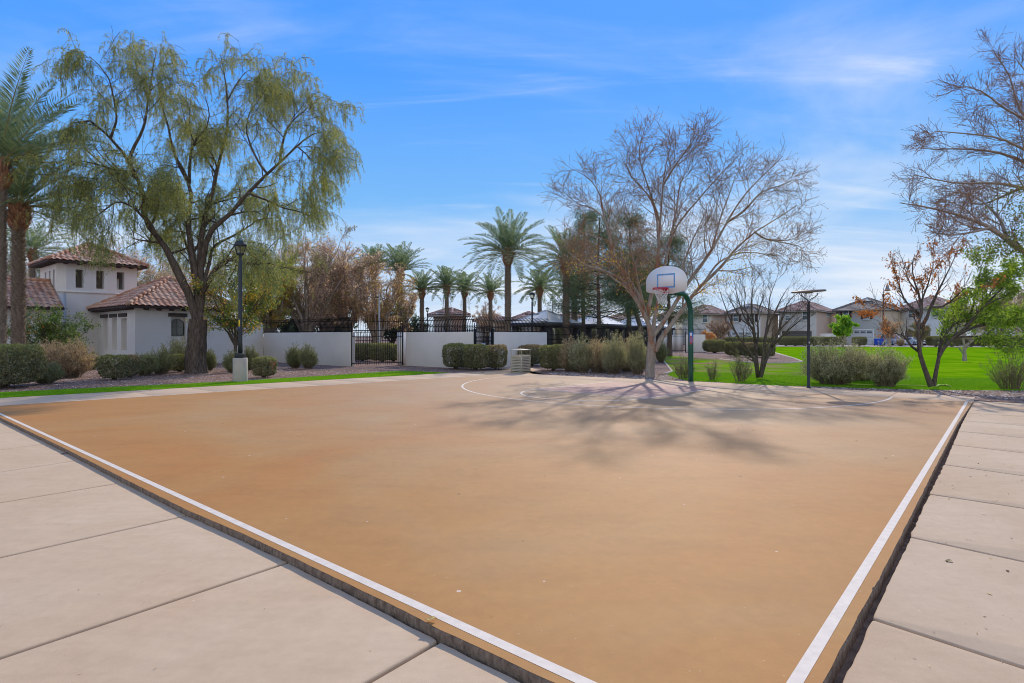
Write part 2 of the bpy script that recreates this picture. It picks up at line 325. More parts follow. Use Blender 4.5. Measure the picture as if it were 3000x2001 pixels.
# weathered side faces of the slab, bulging unevenly
sd_=MB(); e=[np.array([p[0],p[1]]) for p in left_edge[:-1]+right_edge]
K=len(e); rows=[(0.0,-.0015),(.006,-.012),(.003,-.045),(.008,-.085),(.0,-.24)]
V=[]
for j,(off,z) in enumerate(rows):
    for i,p in enumerate(e):
        a=e[max(0,i-1)];b=e[min(K-1,i+1)]; d=(b-a)/max(1e-6,np.linalg.norm(b-a)); nrm=np.array([d[1],-d[0]])
        if i<len(left_edge)-1: nrm=-nrm if nrm@(np.array([-1,-1.]))<0 else nrm
        w=off*(1+1.2*mnoise.noise(Vector((p[0]*9,p[1]*9,z*40)))) if j else 0
        q=p+nrm*w*(0 if j==0 else 1); V.append((q[0],q[1],z))
sd_.add(V,[(j*K+i,(j+1)*K+i,(j+1)*K+i+1,j*K+i+1) for j in range(len(rows)-1) for i in range(K-1)])
tag(sd_.build('court_edge',M_soil),kind='structure')
# lines
def strip(mb,a,b,w,z,inset=None):
    a=np.array(a[:2]);b=np.array(b[:2]); d=(b-a)/np.linalg.norm(b-a); p=np.array([-d[1],d[0]])*w/2
    mb.poly([(*(a-p),z),(*(b-p),z),(*(b+p),z),(*(a+p),z)])
ln=MB(); z=.0015
ln.poly([(*q[:2],z) for q in (lA,isect(lA,lB,rA,rB),isect(lAi,lBi,rAi,rBi),lAi)] ) if False else None
Lfi=isect(lAi,lBi,sA,sB)
ln.poly([(*q[:2],z) for q in (Lf,Nn,Nni,Lfi)])
ln.poly([(*q[:2],z) for q in (Nn,isect(rA,rB,bA,bB),isect(rAi,rBi,bA,bB),Nni)])
ds=np.array([.7631,-.6463])*.05
ln.poly([(Lf[0],Lf[1],z+.0009),(Lf[0]+.05,Lf[1]-.04,z+.0009),(Ff[0]+.05,Ff[1]-.04,z+.0009),(Ff[0],Ff[1],z+.0009)])
# key
kA,kB,kC=G(1565,1141),G(1904,1166),G(2106,1135.7); kD=isect(kA,kA+(kC-kB),bA,bB); kC=isect(kB,kC,bA,bB)
key=MB(); key.poly([(*q[:2],.0012) for q in (kA,kB,kC,kD)]); tag(key.build('court_key',M_key),kind='structure')
for a,b in((kA,kB),(kB,kC),(kA,kD)): strip(ln,a,b,.055,z+.0012)
def arc(c,u,v,r0,r1,a0,a1,n,w):
    pts=[c+u*math.cos(t)*r0+v*math.sin(t)*r1 for t in np.linspace(a0,a1,n)]
    for i in range(n-1):
        d0=pts[i+1]-pts[i]; 
    pin=[c+u*math.cos(t)*(r0-w)+v*math.sin(t)*(r1-w) for t in np.linspace(a0,a1,n)]
    V=[(*p[:2],z+.0009) for p in pts]+[(*p[:2],z+.0009) for p in pin]
    ln.add(V,[(i,i+1,n+i+1,n+i) for i in range(n-1)])
kc=(kA+kB)/2; u=(kB-kA)/np.linalg.norm(kB-kA); v=np.cross(u,EZ); v=-v if (kC-kB)@v>0 else v   # v points away from the hoop
arc(kc,u,v,np.linalg.norm(kB-kA)/2,np.linalg.norm(kB-kA)/2,0,math.pi,48,.055)
axc=isect((kA+kB)/2,(kC+kD)/2,bA,bB)+v*.26
arc(axc,u,v,6.26,6.26,-.04,math.pi+.04,90,.06)
tag(ln.build('court_lines',M_line),kind='structure')

# ---- walkways made of separate pads with open joints
def pads(name,edge,joints,far,zt,mat,wj=.024,thick=.12):
    """edge: polyline along the court; joints: list of (point on edge, far point); pads between"""
    mb=MB()
    for (a,A),(b,B) in zip(joints[:-1],joints[1:]):
        d=(A-a)/np.linalg.norm(A-a); pr=np.array([-d[1],d[0]]); 
        sgn=1 if (b-a)@pr>0 else -1
        a2=a+pr*sgn*wj/2; A2=A+pr*sgn*wj/2; b2=b-pr*sgn*wj/2; B2=B-pr*sgn*wj/2
        mid=edge(a2,b2)
        pts=[a2]+mid+[b2,B2,A2]
        ar=sum(pts[i][0]*pts[(i+1)%len(pts)][1]-pts[(i+1)%len(pts)][0]*pts[i][1] for i in range(len(pts)))
        if ar<0: pts=pts[::-1]
        mb.prism(pts,zt-thick,zt)
    o=mb.build(name,mat,bevel=.013); return tag(o,kind='structure')
zl=-.05
wl=[G(*p,z=zl)[:2] for p in((0,1228),(143,1299),(238,1347),(366,1414),(548,1507.5),(700,1578),(843,1647),(1030,1742),(1287,1876),(1536.5,2001))]
wl=[wl[0]+(wl[0]-wl[2])*4]+wl+[wl[-1]+(wl[-1]-wl[-3])*3]
def edgefn(poly,amp,seed):
    P=np.array(poly)
    def f(a,b):
        d=(b-a); l=np.linalg.norm(d); d=d/l; out=[]; p=np.array([-d[1],d[0]])
        for k in range(1,int(l/.05)):
            q=a+d*l*k/int(l/.05)
            # pull to polyline
            best=None
            for i in range(len(P)-1):
                s=P[i+1]-P[i]; t=np.clip((q-P[i])@s/(s@s),0,1); c=P[i]+s*t
                if best is None or np.linalg.norm(c-q)<best[0]: best=(np.linalg.norm(c-q),c)
            q=best[1]+p*(mnoise.noise(Vector((q[0]*6,q[1]*6,seed)))*amp+mnoise.noise(Vector((q[0]*31,q[1]*31,seed)))*amp*.5)
            out.append(q)
        return out
    return f
jl=[((1287,1877),(1072,2001)),((846,1646),(0,1927)),((549,1509.6),(0,1633)),((364,1412.6),(0,1472.6)),((238,1347),(0,1382.8)),((143,1299),(0,1318))]
J=[]
for a,b in jl:
    A=G(*a,z=zl)[:2];B=G(*b,z=zl)[:2]; d=(B-A)/np.linalg.norm(B-A); J.append((A,A+d*5.5))
d0=J[0][0]-J[1][0]; J=[(J[0][0]+d0*1.05*k,J[0][1]+d0*1.05*k) for k in(2,1)]+J
d1=J[-1][0]-J[-2][0]; J=J+[(J[-1][0]+d1*k,J[-1][1]+d1*k) for k in range(1,8)]
pads('walkway',edgefn(wl,.008,7),J,None,zl,M_conc)
zr=-.03
wr=[G(*p,z=zr)[:2] for p in((2466,2001),(2606,1700),(2667,1571),(2716,1459),(2766,1360),(2816,1245),(2843,1192),(2856,1164))]
wr=[wr[0]+(wr[0]-wr[1])*3]+wr
jr=[((2558,1812),(3000,1955)),((2667,1573),(3000,1645)),((2727,1448),(3000,1489)),((2766,1361),(3000,1394)),((2792,1303),(3000,1327)),((2808,1263),(3000,1283)),((2820,1232),(3000,1247)),((2832,1210),(3000,1221)),((2843,1191),(3000,1200))]
J=[]
for a,b in jr:
    A=G(*a,z=zr)[:2];B=G(*b,z=zr)[:2]; d=(B-A)/np.linalg.norm(B-A); J.append((A,A+d*6.))
d0=J[0][0]-J[1][0]; J=[(J[0][0]+d0*k,J[0][1]+d0*k) for k in(3,2,1)]+J
A=G(2856,1166,z=zr)[:2]; J.append((A,A+(G(3000,1171,z=zr)[:2]-A)/np.linalg.norm(G(3000,1171,z=zr)[:2]-A)*6))
pads('walkway',edgefn(wr,.010,9),J,None,zr,M_conc)
# apron behind the baseline, with joints
apo=[G(*p)[:2] for p in((2853.7,1163),(2300,1130),(1800,1107),(1598,1096))]
a0=bRc[:2]; a1=Ff[:2]; nA=9; J=[]
for k in range(nA+1):
    t=k/nA; A=a0+(a1-a0)*t; 
    if t<.999: B=isect(A,A+EY[:2],apo[0],apo[1])[:2] if k<3 else isect(A,A+EY[:2],apo[1],apo[2])[:2]
    else: B=isect(A,A+EY[:2],apo[2],apo[3])[:2]
    J.append((A,B))
pads('apron',lambda a,b:[],J,None,-.002,M_conc2,wj=.008)
# far left walk
wo=[G(*p)[:2] for p in((-900,1215),(0,1165.3),(500,1138),(700,1126.4),(1350,1090.5),(1498,1083))]
fl=[]
s0=sA[:2]; sdir=(sB-sA)[:2]/np.linalg.norm((sB-sA)[:2])
tot=np.linalg.norm(Ff[:2]-s0); J=[]
for k in np.arange(-4,tot/1.53+.01):
    A=s0+sdir*k*1.53; 
    B=A-EX[:2]*1.35; 
    best=None
    for i in range(len(wo)-1):
        q=isect(A,A-EX[:2],wo[i],wo[i+1])[:2]; t=(q-wo[i])@(wo[i+1]-wo[i])/((wo[i+1]-wo[i])@(wo[i+1]-wo[i]))
        if -.01<=t<=1.01: best=q
    J.append((A,best if best is not None else B))
A=Ff[:2]; J.append((A,isect(A,A-EX[:2],wo[-2],wo[-1])[:2]))
pads('walkway',lambda a,b:[],J,None,-.006,M_conc2,wj=.010)
# corner pad at the bin and path to the gate
P_=lambda x,y,z=0:G(x,y,z)[:2]
cor=[Ff[:2]+EY[:2]*.004-EX[:2]*.004,isect(Ff[:2],Ff[:2]+EY[:2],apo[2],apo[3])[:2]+EY[:2]*0,apo[3],P_(1560,1094),P_(1594,1084.5),P_(1553,1077),P_(1500,1074),P_(1445,1068),P_(1391,1070),P_(1420,1075.5),P_(1470,1080),P_(1498,1083),J[-1][1]]
mb=MB(); pts=cor; ar=sum(pts[i][0]*pts[(i+1)%len(pts)][1]-pts[(i+1)%len(pts)][0]*pts[i][1] for i in range(len(pts)))
mb.prism(pts if ar>0 else pts[::-1],-.1,-.009); tag(mb.build('path',M_conc2),kind='structure')
# grass strip
gs=[P_(-900,1215,-.01),P_(0,1165.3,-.01),P_(500,1138,-.01),P_(700,1126.4,-.01),P_(1320,1092,-.01),P_(1200,1086.5),P_(1150,1087),P_(1000,1097),P_(700,1115.4),P_(500,1125),P_(0,1148),P_(-900,1190)]
sheet('grass_verge',gs,-.012,M_strip)
lawn_px=[(1955,1098),(1990,1108),(2030,1116),(2100,1118),(2200,1126),(2300,1129),(2400,1131),(2560,1137),(2700,1140),(2850,1142),(3000,1143),(3300,1146),(4600,1170),(4600,1022),(3000,1017.5),(2600,1016.3),(2275,1015.5),(2262,1024),(2272,1034),(2325,1050),(2350,1060),(2310,1063),(2200,1063),(2110,1052),(2060,1050),(2010,1046),(1962,1042),(1945,1050),(1950,1062),(1970,1088)]
lawn=[P_(*p) for p in lawn_px]; sheet('lawn',lawn[::-1],-.012,M_lawn)
# bare verge, sidewalk and road in front of the houses
road=[P_(2200,1013.9),P_(3000,1015.9),P_(4600,1019),P_(4600,1014.5),P_(3000,1013.3),P_(2200,1012.2)]
M_walkfar=flat('street_walk_concrete',(.52,.46,.41),.9,var=.08,scale=.5); M_drive=flat('driveway_concrete',(.40,.37,.34),.9,var=.1,scale=.4)
sheet('sidewalk',road,-.008,M_walkfar)
sheet('road',[P_(2050,1012.0),P_(3000,1013.1),P_(4600,1014.2),P_(4600,1007.2),P_(3000,1006.2),P_(2050,1005.0)],-.008,M_drive)
# main ground: one sheet to the horizon with a cut-out for the sunken slabs
cut=[np.array([-30,-6]),np.array([10,-6])]
big=700.
inn=[left_edge[0]+np.array([-.3,.3])] 
outer=[(-big,-60),(big,-60),(big,1500),(-big,1500)]
hole=[(p[0],p[1]) for p in [np.array(Lc[:2])-EX[:2]*1.3-EY[:2]*.2,np.array(Lc[:2])+EX[:2]*.4+EY[:2]*.4, np.array(Ff[:2])+EX[:2]*.5-EY[:2]*.5, np.array(bRc[:2])+EY[:2]*.6, G(2856,1163)[:2]+EX[:2]*6.2, G(2856,1163)[:2]+EX[:2]*6.2-EY[:2]*24, np.array(Lc[:2])-EX[:2]*1.3-EY[:2]*9]]
import bmesh
bm=bmesh.new()
def ring(pts): 
    vs=[bm.verts.new((p[0],p[1],GZ)) for p in pts]; return [bm.edges.new((vs[i],vs[(i+1)%len(vs)])) for i in range(len(vs))]
ed=ring(outer)+ring(hole)
bmesh.ops.triangle_fill(bm,use_beauty=True,use_dissolve=False,edges=ed,normal=(0,0,1))
me=bpy.data.meshes.new('ground'); bm.to_mesh(me); bm.free(); me.materials.append(M_gravel)
go=bpy.data.objects.new('ground',me); COL.objects.link(go); tag(go,kind='structure')
sheet('soil',[(-40,-8),(40,-8),(40,40),(-40,40)],-.085,M_dirt)
# mulch strip in front of the lawn
mp_=[(1600,1096.3),(1800,1107.3),(2300,1130.3),(2856,1163.5),(3000,1169),(3400,1190),(3400,1147),(3000,1143),(2850,1142),(2700,1140),(2560,1137),(2400,1131),(2300,1129),(2200,1126),(2100,1118),(2030,1116),(1990,1108),(1955,1098),(1935,1097),(1900,1095),(1800,1090),(1700,1086),(1620,1086)]
sheet('mulch_bed',[P_(*p) for p in mp_][::-1],-.016,M_mulch)
# curbing round the tree bed
cb=MB(); M_curb=flat('curb_concrete',(.46,.38,.30),.9,var=.12,scale=4)
for pl in([(1960,1038),(1942,1040),(1936,1044),(1937,1050),(1947,1061),(1958,1074),(1969,1088),(1955,1093),(1934,1098)],[(2110,1052.5),(2200,1063.5),(2310,1063.5),(2352,1060),(2326,1050),(2272,1034)]):
    q=[G(*p)+np.array([0,0,-.01]) for p in pl]; cb.tube(q,.055 if pl[0][0]<2000 else .07,6)
tag(cb.build('landscape_curb',M_curb,smooth=True),kind='structure')
# blades of grass on verge and near lawn edge (too many to count)
def blades(name,mat,region,n,h,seed,dens_px=None):
    r=np.random.default_rng(seed); P=np.array(region); mn=P.min(0);mx=P.max(0)
    C=r.uniform(mn,mx,(n,2))
    # point in polygon
    ins=np.zeros(n,bool); j=len(P)-1
    for i in range(len(P)):
        c=((P[i,1]>C[:,1])!=(P[j,1]>C[:,1]))&(C[:,0]<(P[j,0]-P[i,0])*(C[:,1]-P[i,1])/(P[j,1]-P[i,1]+1e-12)+P[i,0]); ins^=c; j=i
    C=C[ins]; k=len(C); hh=h*r.uniform(.5,1.1,k); a=r.uniform(0,6.28,k); w=.006
    b=np.c_[C,np.full(k,-.012)]; d=np.c_[np.cos(a)*w,np.sin(a)*w,np.zeros(k)]; lean=np.c_[r.normal(0,.35,k)*hh,r.normal(0,.35,k)*hh,hh]
    v=np.stack([b-d,b+d,b+lean],1).reshape(-1,3); mb=MB(); mb.add(v,np.arange(3*k).reshape(-1,3)); o=mb.build(name,mat); tag(o,'short bright green grass blades growing on the turf','grass',kind='stuff'); return o
M_blade=leafmat('grass_blade',[(.10,.29,.004),(.17,.39,.006),(.28,.47,.014)],.35,gain=1.0)
blades('grass',M_blade,gs[:],150000,.035,3)
near=[P_(*p) for p in [(1955,1098),(1990,1108),(2030,1116),(2100,1118),(2200,1126),(2300,1129),(2400,1131),(2560,1137),(2700,1140),(2850,1142),(3000,1143),(3050,1144),(3050,1110),(2300,1100),(1970,1088)]]
blades('grass',M_blade,near,130000,.04,4)
# ============================================================= BUILDINGS, WALLS, FENCES, LAMPS, HOOP
M_stucco=flat('stucco',(.74,.70,.65),.92,var=.04,scale=1.2,bm=.25,spec=.15)
M_stucco2=flat('wall_stucco',(.76,.72,.67),.92,var=.05,scale=.8,bm=.2,spec=.15)
M_beam=flat('dark_timber',(.075,.06,.055),.8,var=.3,scale=5)
M_iron=flat('black_iron',(.014,.014,.016),.75,metal=.0,var=.1,scale=3,spec=.15)
M_glass=flat('dark_glass',(.02,.035,.03),.08,var=.2,scale=1,spec=.8)
M_white=flat('white_trim',(.72,.72,.70),.6,var=.03)
def tilemat(name,cols):
    m,t,b=newmat(name); b.inputs['Roughness'].default_value=.8; b.inputs['Specular IOR Level'].default_value=.25
    g=nd(t,'ShaderNodeNewGeometry'); col=ramp(t,g.outputs['Random Per Island'],cols)
    n=noise_(t,9,4,.6); col=mixc(t,.5,col,ramp(t,n,[(.3,(.7,.68,.68)),(.7,(1.1,1.05,1.0))]),'MULTIPLY')
    t.links.new(col,b.inputs['Base Color']); return m
M_tile=tilemat('clay_tile',[(0,(.39,.19,.12)),(.3,(.54,.285,.185)),(.7,(.62,.38,.26)),(1,(.54,.37,.28))])
M_tile2=tilemat('house_tile',[(0,(.30,.17,.14)),(.4,(.43,.27,.22)),(.8,(.53,.37,.31)),(1,(.58,.46,.40))])
M_tileg=tilemat('grey_tile',[(0,(.20,.165,.145)),(.5,(.27,.23,.205)),(1,(.34,.30,.27))])
M_under=flat('roof_underlay',(.07,.045,.04),.95)
def nrmz(v): v=np.array(v,float); return v/np.linalg.norm(v)
def wall(mb,O,d,Ln,z0,z1,th,nrm,holes=()):
    us=sorted({0.,Ln,*[h[i] for h in holes for i in(0,1)]}); zs=sorted({z0,z1,*[h[i] for h in holes for i in(2,3)]})
    P=lambda u,z,b:(O[0]+d[0]*u-nrm[0]*b,O[1]+d[1]*u-nrm[1]*b,z)
    def solid(i,j):
        if i<0 or j<0 or i>=len(us)-1 or j>=len(zs)-1: return False
        uc=(us[i]+us[i+1])/2; zc=(zs[j]+zs[j+1])/2
        return not any(h[0]<uc<h[1] and h[2]<zc<h[3] for h in holes)
    for i in range(len(us)-1):
        for j in range(len(zs)-1):
            if not solid(i,j): continue
            a,b,c,e=us[i],us[i+1],zs[j],zs[j+1]
            mb.add([P(a,c,0),P(b,c,0),P(b,e,0),P(a,e,0)],[(0,1,2,3)]); mb.add([P(a,c,th),P(b,c,th),P(b,e,th),P(a,e,th)],[(3,2,1,0)])
            if not solid(i-1,j): mb.add([P(a,c,0),P(a,e,0),P(a,e,th),P(a,c,th)],[(0,1,2,3)])
            if not solid(i+1,j): mb.add([P(b,c,0),P(b,e,0),P(b,e,th),P(b,c,th)],[(3,2,1,0)])
            if not solid(i,j-1): mb.add([P(a,c,0),P(b,c,0),P(b,c,th),P(a,c,th)],[(3,2,1,0)])
            if not solid(i,j+1): mb.add([P(a,e,0),P(b,e,0),P(b,e,th),P(a,e,th)],[(0,1,2,3)])
def roof_face(mb,under,A,B,C,D,pitch=.30,course=.40,amp=.055,flatt=False,seed=0,step=.03):
    A,B,C,D=[np.array(q,float) for q in(A,B,C,D)]; r=np.random.default_rng(seed)
    u=B-A; Lu=np.linalg.norm(u); u=u/Lu; n=np.cross(u,(C+D)/2-(A+B)/2); n/=np.linalg.norm(n); s=np.cross(n,u)
    n=n if n[2]>0 else -n
    Ls=(D-A)@s; off0=(D-A)@u; off1=(C-A)@u
    under.add([A,B,C,D] if np.linalg.norm(C-D)>.01 else [A,B,C],[(0,1,2,3)] if np.linalg.norm(C-D)>.01 else [(0,1,2)])
    rows=int(Ls/course)+1; VV=[];FF=[]
    if flatt: prof=[(0,0),(.96,0)]
    else: prof=[(0,.0),(.10,.62),(.25,.95),(.38,1.),(.52,.80),(.64,.3),(.76,.04),(1.02,.0)]
    k=len(prof)
    for q in range(rows):
        v0=q*course-.02; v1=min((q+1)*course+.03,Ls); vm=(v0+v1)/2
        lo=lambda v:off0*max(0,v)/Ls; hi=lambda v:Lu+(off1-Lu)*max(0,v)/Ls
        c0=int(np.floor(lo(vm)/pitch)); c1=int(np.ceil(hi(vm)/pitch)); sh=(q%2)*.5*pitch if flatt else 0
        for c in range(c0-1,c1+1):
            ub=c*pitch+sh
            if ub+pitch<lo(vm) or ub>hi(vm): continue
            j=r.normal(0,.004); vs=[]
            for (v,lift) in((v0,step),(v1,0.0)):
                for pu,ph in prof:
                    uu=np.clip(ub+pu*pitch,lo(v),hi(v)); vs.append(A+u*uu+s*v+n*(.015+amp*ph*(1 if v==v0 else .85)+lift+j))
            b=len(VV); VV+=vs; FF+=[(b+i,b+i+1,b+k+i+1,b+k+i) for i in range(k-1)]
            # front lip thickness
    mb.add(np.array(VV),np.array(FF))
def ridge(mb,P,Q,r=.12,seg=.42):
    P=np.array(P,float);Q=np.array(Q,float);l=np.linalg.norm(Q-P);n=max(1,int(l/seg))
    for i in range(n):
        a=P+(Q-P)*i/n;b=P+(Q-P)*(i+1.12)/n; mb.tube([a,b],[r,r*.84],8,cap=True)
def hit(px,O,d):
    k=(px-1500)/F; t=(k*O[1]-O[0])/(d[0]-k*d[1]); return t,O[1]+d[1]*t
def zat(py,Y): return H-(py-HY)*Y/F
# ---------------- clubhouse
C0=G(396,1071)[:2]; eu=EY[:2]; ev=-EX[:2]
club=thing('clubhouse','white stucco building with square tower and red clay tile roofs behind the big tree','building',(C0[0],C0[1],0))
club_inv=Matrix.Translation((-C0[0],-C0[1],0))
def cpart(mb,name,mat,parent=None,**k):
    o=mb.build(name,mat,parent or club,**k)
    if parent is None: o.matrix_parent_inverse=club_inv
    return o
def cp(u,v,z=0): return np.array([C0[0]+eu[0]*u+ev[0]*v,C0[1]+eu[1]*u+ev[1]*v,z])
LW=5.0; wz=3.12
w=MB()
# front wall with arched window recess
uw0=hit(501.5,C0,eu)[0]; uw1,Yw=hit(543.5,C0,eu); 
z_w=lambda py:zat(py,Yw)
wall(w,C0,eu,LW,-.05,wz,.34,EX[:2],[(uw0,uw1,z_w(1008),z_w(930))])
# left wall with three tall slots
sl_=[]
for a,b in((302,315),(327.5,342),(355,371)):
    t1,Y1=hit(a,C0,ev);t0,Y0=hit(b,C0,ev); sl_.append((t0,t1,zat(1026,Y0),zat(932,Y0)))
wall(w,C0+ev*.34,ev,6.16,-.05,wz,.34,-EY[:2],[(h[0]-.34,h[1]-.34,h[2],h[3]) for h in sl_])
wall(w,cp(.341,6.2)[:2],eu,LW-.35,-.05,wz,.3,-EX[:2]); wall(w,cp(LW,.341)[:2],ev,5.8,-.05,wz,.3,EY[:2])
body=cpart(w,'wall',M_stucco)
# recess backs
for h in sl_:
    rb=MB(); q=C0+ev*(h[0]-.02)+EY[:2]*.345; wall(rb,q,ev,h[1]-h[0]+.04,h[2]-.02,h[3]+.02,.05,-EY[:2]); cpart(rb,'niche',M_stucco)
rb=MB()
q=C0+eu*(uw0+.003)-EX[:2]*.22; 
um=(uw0+uw1)/2; hw=(uw1-uw0)/2*.96; zb=z_w(983); zt=z_w(935); zs=zt-hw
wall(rb,q,eu,uw1-uw0-.006,z_w(1008)+.003,z_w(930)-.003,.05,EX[:2])
cpart(rb,'niche',M_stucco)
gl=MB(); f0=C0-EX[:2]*.20
arcp=[(um-hw,zb),(um+hw,zb),(um+hw,zs)]+[(um+hw*math.cos(a),zs+hw*math.sin(a)) for a in np.linspace(0,math.pi,14)[1:]]
gl.add([(f0[0]+eu[0]*a+EX[0]*.01,f0[1]+eu[1]*a+EX[1]*.01,b) for a,b in arcp],[tuple(range(len(arcp)))])
win=cpart(gl,'window',M_glass)
fr=MB(); pt3=[np.array([f0[0]+eu[0]*a+EX[0]*.03,f0[1]+eu[1]*a+EX[1]*.03,b]) for a,b in arcp]+[np.array([f0[0]+eu[0]*(um-hw)+EX[0]*.03,f0[1]+eu[1]*(um-hw)+EX[1]*.03,zb])]
fr.tube(pt3,.022,4); fr.tube([(pt3[0]+pt3[1])/2,(pt3[0]+pt3[1])/2+np.array([0,0,zt-zb])],.015,4); a_=pt3[0]+np.array([0,0,(zs-zb)*.85]);b_=pt3[1]+np.array([0,0,(zs-zb)*.85]); fr.tube([a_,b_],.015,4)
M_wframe=flat('window_frame',(.16,.17,.15),.6); o=fr.build('frame',M_wframe,win)
# lintels
def lintel(O,d,nrm,t0,t1,z,h=.16):
    m=MB(); c=O+d*(t0+t1)/2+nrm*.01; m.box((c[0],c[1],z),(abs(t1-t0),.1,h),ax=np.array([[d[0],d[1],0],[nrm[0],nrm[1],0],[0,0,1]])); cpart(m,'lintel',M_beam,bevel=.012)
lintel(C0,eu,EX[:2],hit(493,C0,eu)[0],hit(548,C0,eu)[0],z_w(923.5),.2)
for a,b in((295.7,316.4),(322,343),(349,372.5)):
    t0,Y0=hit(a,C0,ev);t1,Y1=hit(b,C0,ev); lintel(C0,ev,-EY[:2],t1,t0,zat(926.5 if a<300 else 925 if a<330 else 923,(Y0+Y1)/2),.2)
def hip(u0,u1,v0,v1,ze,rise,tiles,under,caps,seed=0,ov=.5,amp=.055):
    a,b,c,d=u0-ov,u1+ov,v0-ov,v1+ov; wU=b-a; wV=d-c; zr=ze+rise
    if wU>=wV: r1=(a+wV/2,(c+d)/2);r2=(b-wV/2,(c+d)/2)
    else: r1=((a+b)/2,c+wU/2);r2=((a+b)/2,d-wU/2)
    E=[cp(a,d,ze),cp(a,c,ze),cp(b,c,ze),cp(b,d,ze)]; R1=cp(*r1,zr);R2=cp(*r2,zr)
    if wU>=wV:
        fs=[(E[0],E[1],R1,R1),(E[1],E[2],R2,R1),(E[2],E[3],R2,R2),(E[3],E[0],R1,R2)]; hp=[(E[0],R1),(E[1],R1),(E[2],R2),(E[3],R2),(R1,R2)]
    else:
        fs=[(E[0],E[1],R1,R2),(E[1],E[2],R1,R1),(E[2],E[3],R2,R1),(E[3],E[0],R2,R2)]; hp=[(E[0],R2),(E[1],R1),(E[2],R1),(E[3],R2),(R1,R2)]
    for i,f in enumerate(fs): roof_face(tiles,under,*f,seed=seed+i,amp=amp)
    for p,q in hp:
        if np.linalg.norm(p-q)>.2: ridge(caps,p+np.array([0,0,.07]),q+np.array([0,0,.07]))
    # soffit board
    under.add([E[0]-EZ*.10,E[1]-EZ*.10,E[2]-EZ*.10,E[3]-EZ*.10],[(0,1,2,3)])
    for i in range(4): under.add([E[i],E[(i+1)%4],E[(i+1)%4]-EZ*.10,E[i]-EZ*.10],[(0,1,2,3)])
    return E
def roof(u0,u1,v0,v1,ze,rise,seed):
    t=MB();un=MB();ca=MB(); hip(u0,u1,v0,v1,ze,rise,t,un,ca,seed)
    ro=cpart(t,'roof',M_tile); un.build('eave_board',M_under,ro); ca.build('ridge_cap',M_tile,ro,smooth=True)
    return ro
roof(0,LW,0,6,wz+.03,1.78,10)
for t in np.arange(.45,LW,.62): raf=MB(); raf.tube([cp(t,-.003,wz-.10),cp(t,-.42,wz-.13)],.075,8); cpart(raf,'rafter_tail',M_beam)
for t in np.arange(.2,6.4,.42): raf=MB(); raf.box(cp(-.223,t,wz-.09),(.44,.10,.13),ax=np.array([eu.tolist()+[0],ev.tolist()+[0],[0,0,1]])); cpart(raf,'rafter_tail',M_beam)
vent=MB(); pv=cp(2.6,.55,wz+.03+.52*1.05+.12); vent.lathe(pv+np.array([-.35,-.2,0]),[(0.001,0)]*1+[(.07,.0),(.07,.16),(.001,.17)],10); vent.tube([pv-np.array([.45,.0,0]),pv+np.array([.35,.25,0])],.12,10); cpart(vent,'roof_vent',flat('vent_paint',(.45,.35,.25),.7))
# tower
tu,tv,tw=-1.96,6.5,4.03; tz=5.88
T0=cp(tu,tv)[:2]
w=MB(); hl=[]
for a,b,yt,yb in((221.5,245,789.5,843),(282,305.5,793,846),(342,364.5,797,848.5)):
    t0,Y0=hit(a,T0,eu);t1,Y1=hit(b,T0,eu); hl.append((t0,t1,zat(yb,(Y0+Y1)/2),zat(yt,(Y0+Y1)/2)))
wall(w,T0+eu*.421,eu,tw-.421,-.05,tz,.42,EX[:2],[(h[0]-.42,h[1]-.42,h[2],h[3]) for h in hl])
hl2=[]
for a,b,yt,yb in((131,136,797,846),(143,148,793,844),(154.5,160,789,841)):
    t1,Y1=hit(a,T0,ev);t0,Y0=hit(b,T0,ev); hl2.append((t0-.3,t1-.3,zat(yb,Y0),zat(yt,Y0)))
wall(w,T0+ev*.301,ev,tw-.301,-.05,tz,.30,-EY[:2],hl2)
ch0=T0+ev*.3; ch1=T0+eu*.42; dch=(ch1-ch0)/np.linalg.norm(ch1-ch0); nch=np.array([dch[1],-dch[0]])
wall(w,ch0,dch,np.linalg.norm(ch1-ch0),zat(857,33)+.002,tz,.12,nch)
low_=MB(); w.prism([ch0,T0,ch1],-.05,zat(857,33)); 
wall(w,cp(tu+.301,tv+tw)[:2],eu,tw-.61,-.05,tz,.3,-EX[:2],[(.6,.95,4.4,5.3),(1.9,2.2,4.4,5.3),(2.9,3.1,4.4,5.3)]); wall(w,cp(tu+tw,tv+.421)[:2],ev,tw-.421,-.05,tz,.3,EY[:2],[(.8,1.2,4.2,5.3),(2.0,2.4,4.2,5.3)])
tower=cpart(w,'tower',M_stucco)
bd=MB(); bd.box((*(T0+eu*(tw/2+.0)+EX[:2]*.0),zat(856,34.5)),(tw+.1,.1,.10),ax=np.array([[*eu,0],[*EX[:2],0],[0,0,1]])); bd.build('band',M_stucco,None).parent=tower
# parented pieces of tower keep world placement because tower geometry is in world coordinates under the same inverse
for ch in tower.children: ch.matrix_parent_inverse=Matrix()
roof(tu,tu+tw,tv,tv+tw,tz+.02,1.38,30)
for t in np.arange(.35,tw,.66): raf=MB(); raf.tube([cp(tu+t,tv-.003,tz-.08),cp(tu+t,tv-.45,tz-.11)],.085,8); cpart(raf,'rafter_tail',M_beam)
for t in np.arange(.2,tw,.36): raf=MB(); raf.box(cp(tu-.233,tv+t,tz-.07),(.46,.10,.13),ax=np.array([eu.tolist()+[0],ev.tolist()+[0],[0,0,1]])); cpart(raf,'rafter_tail',M_beam)
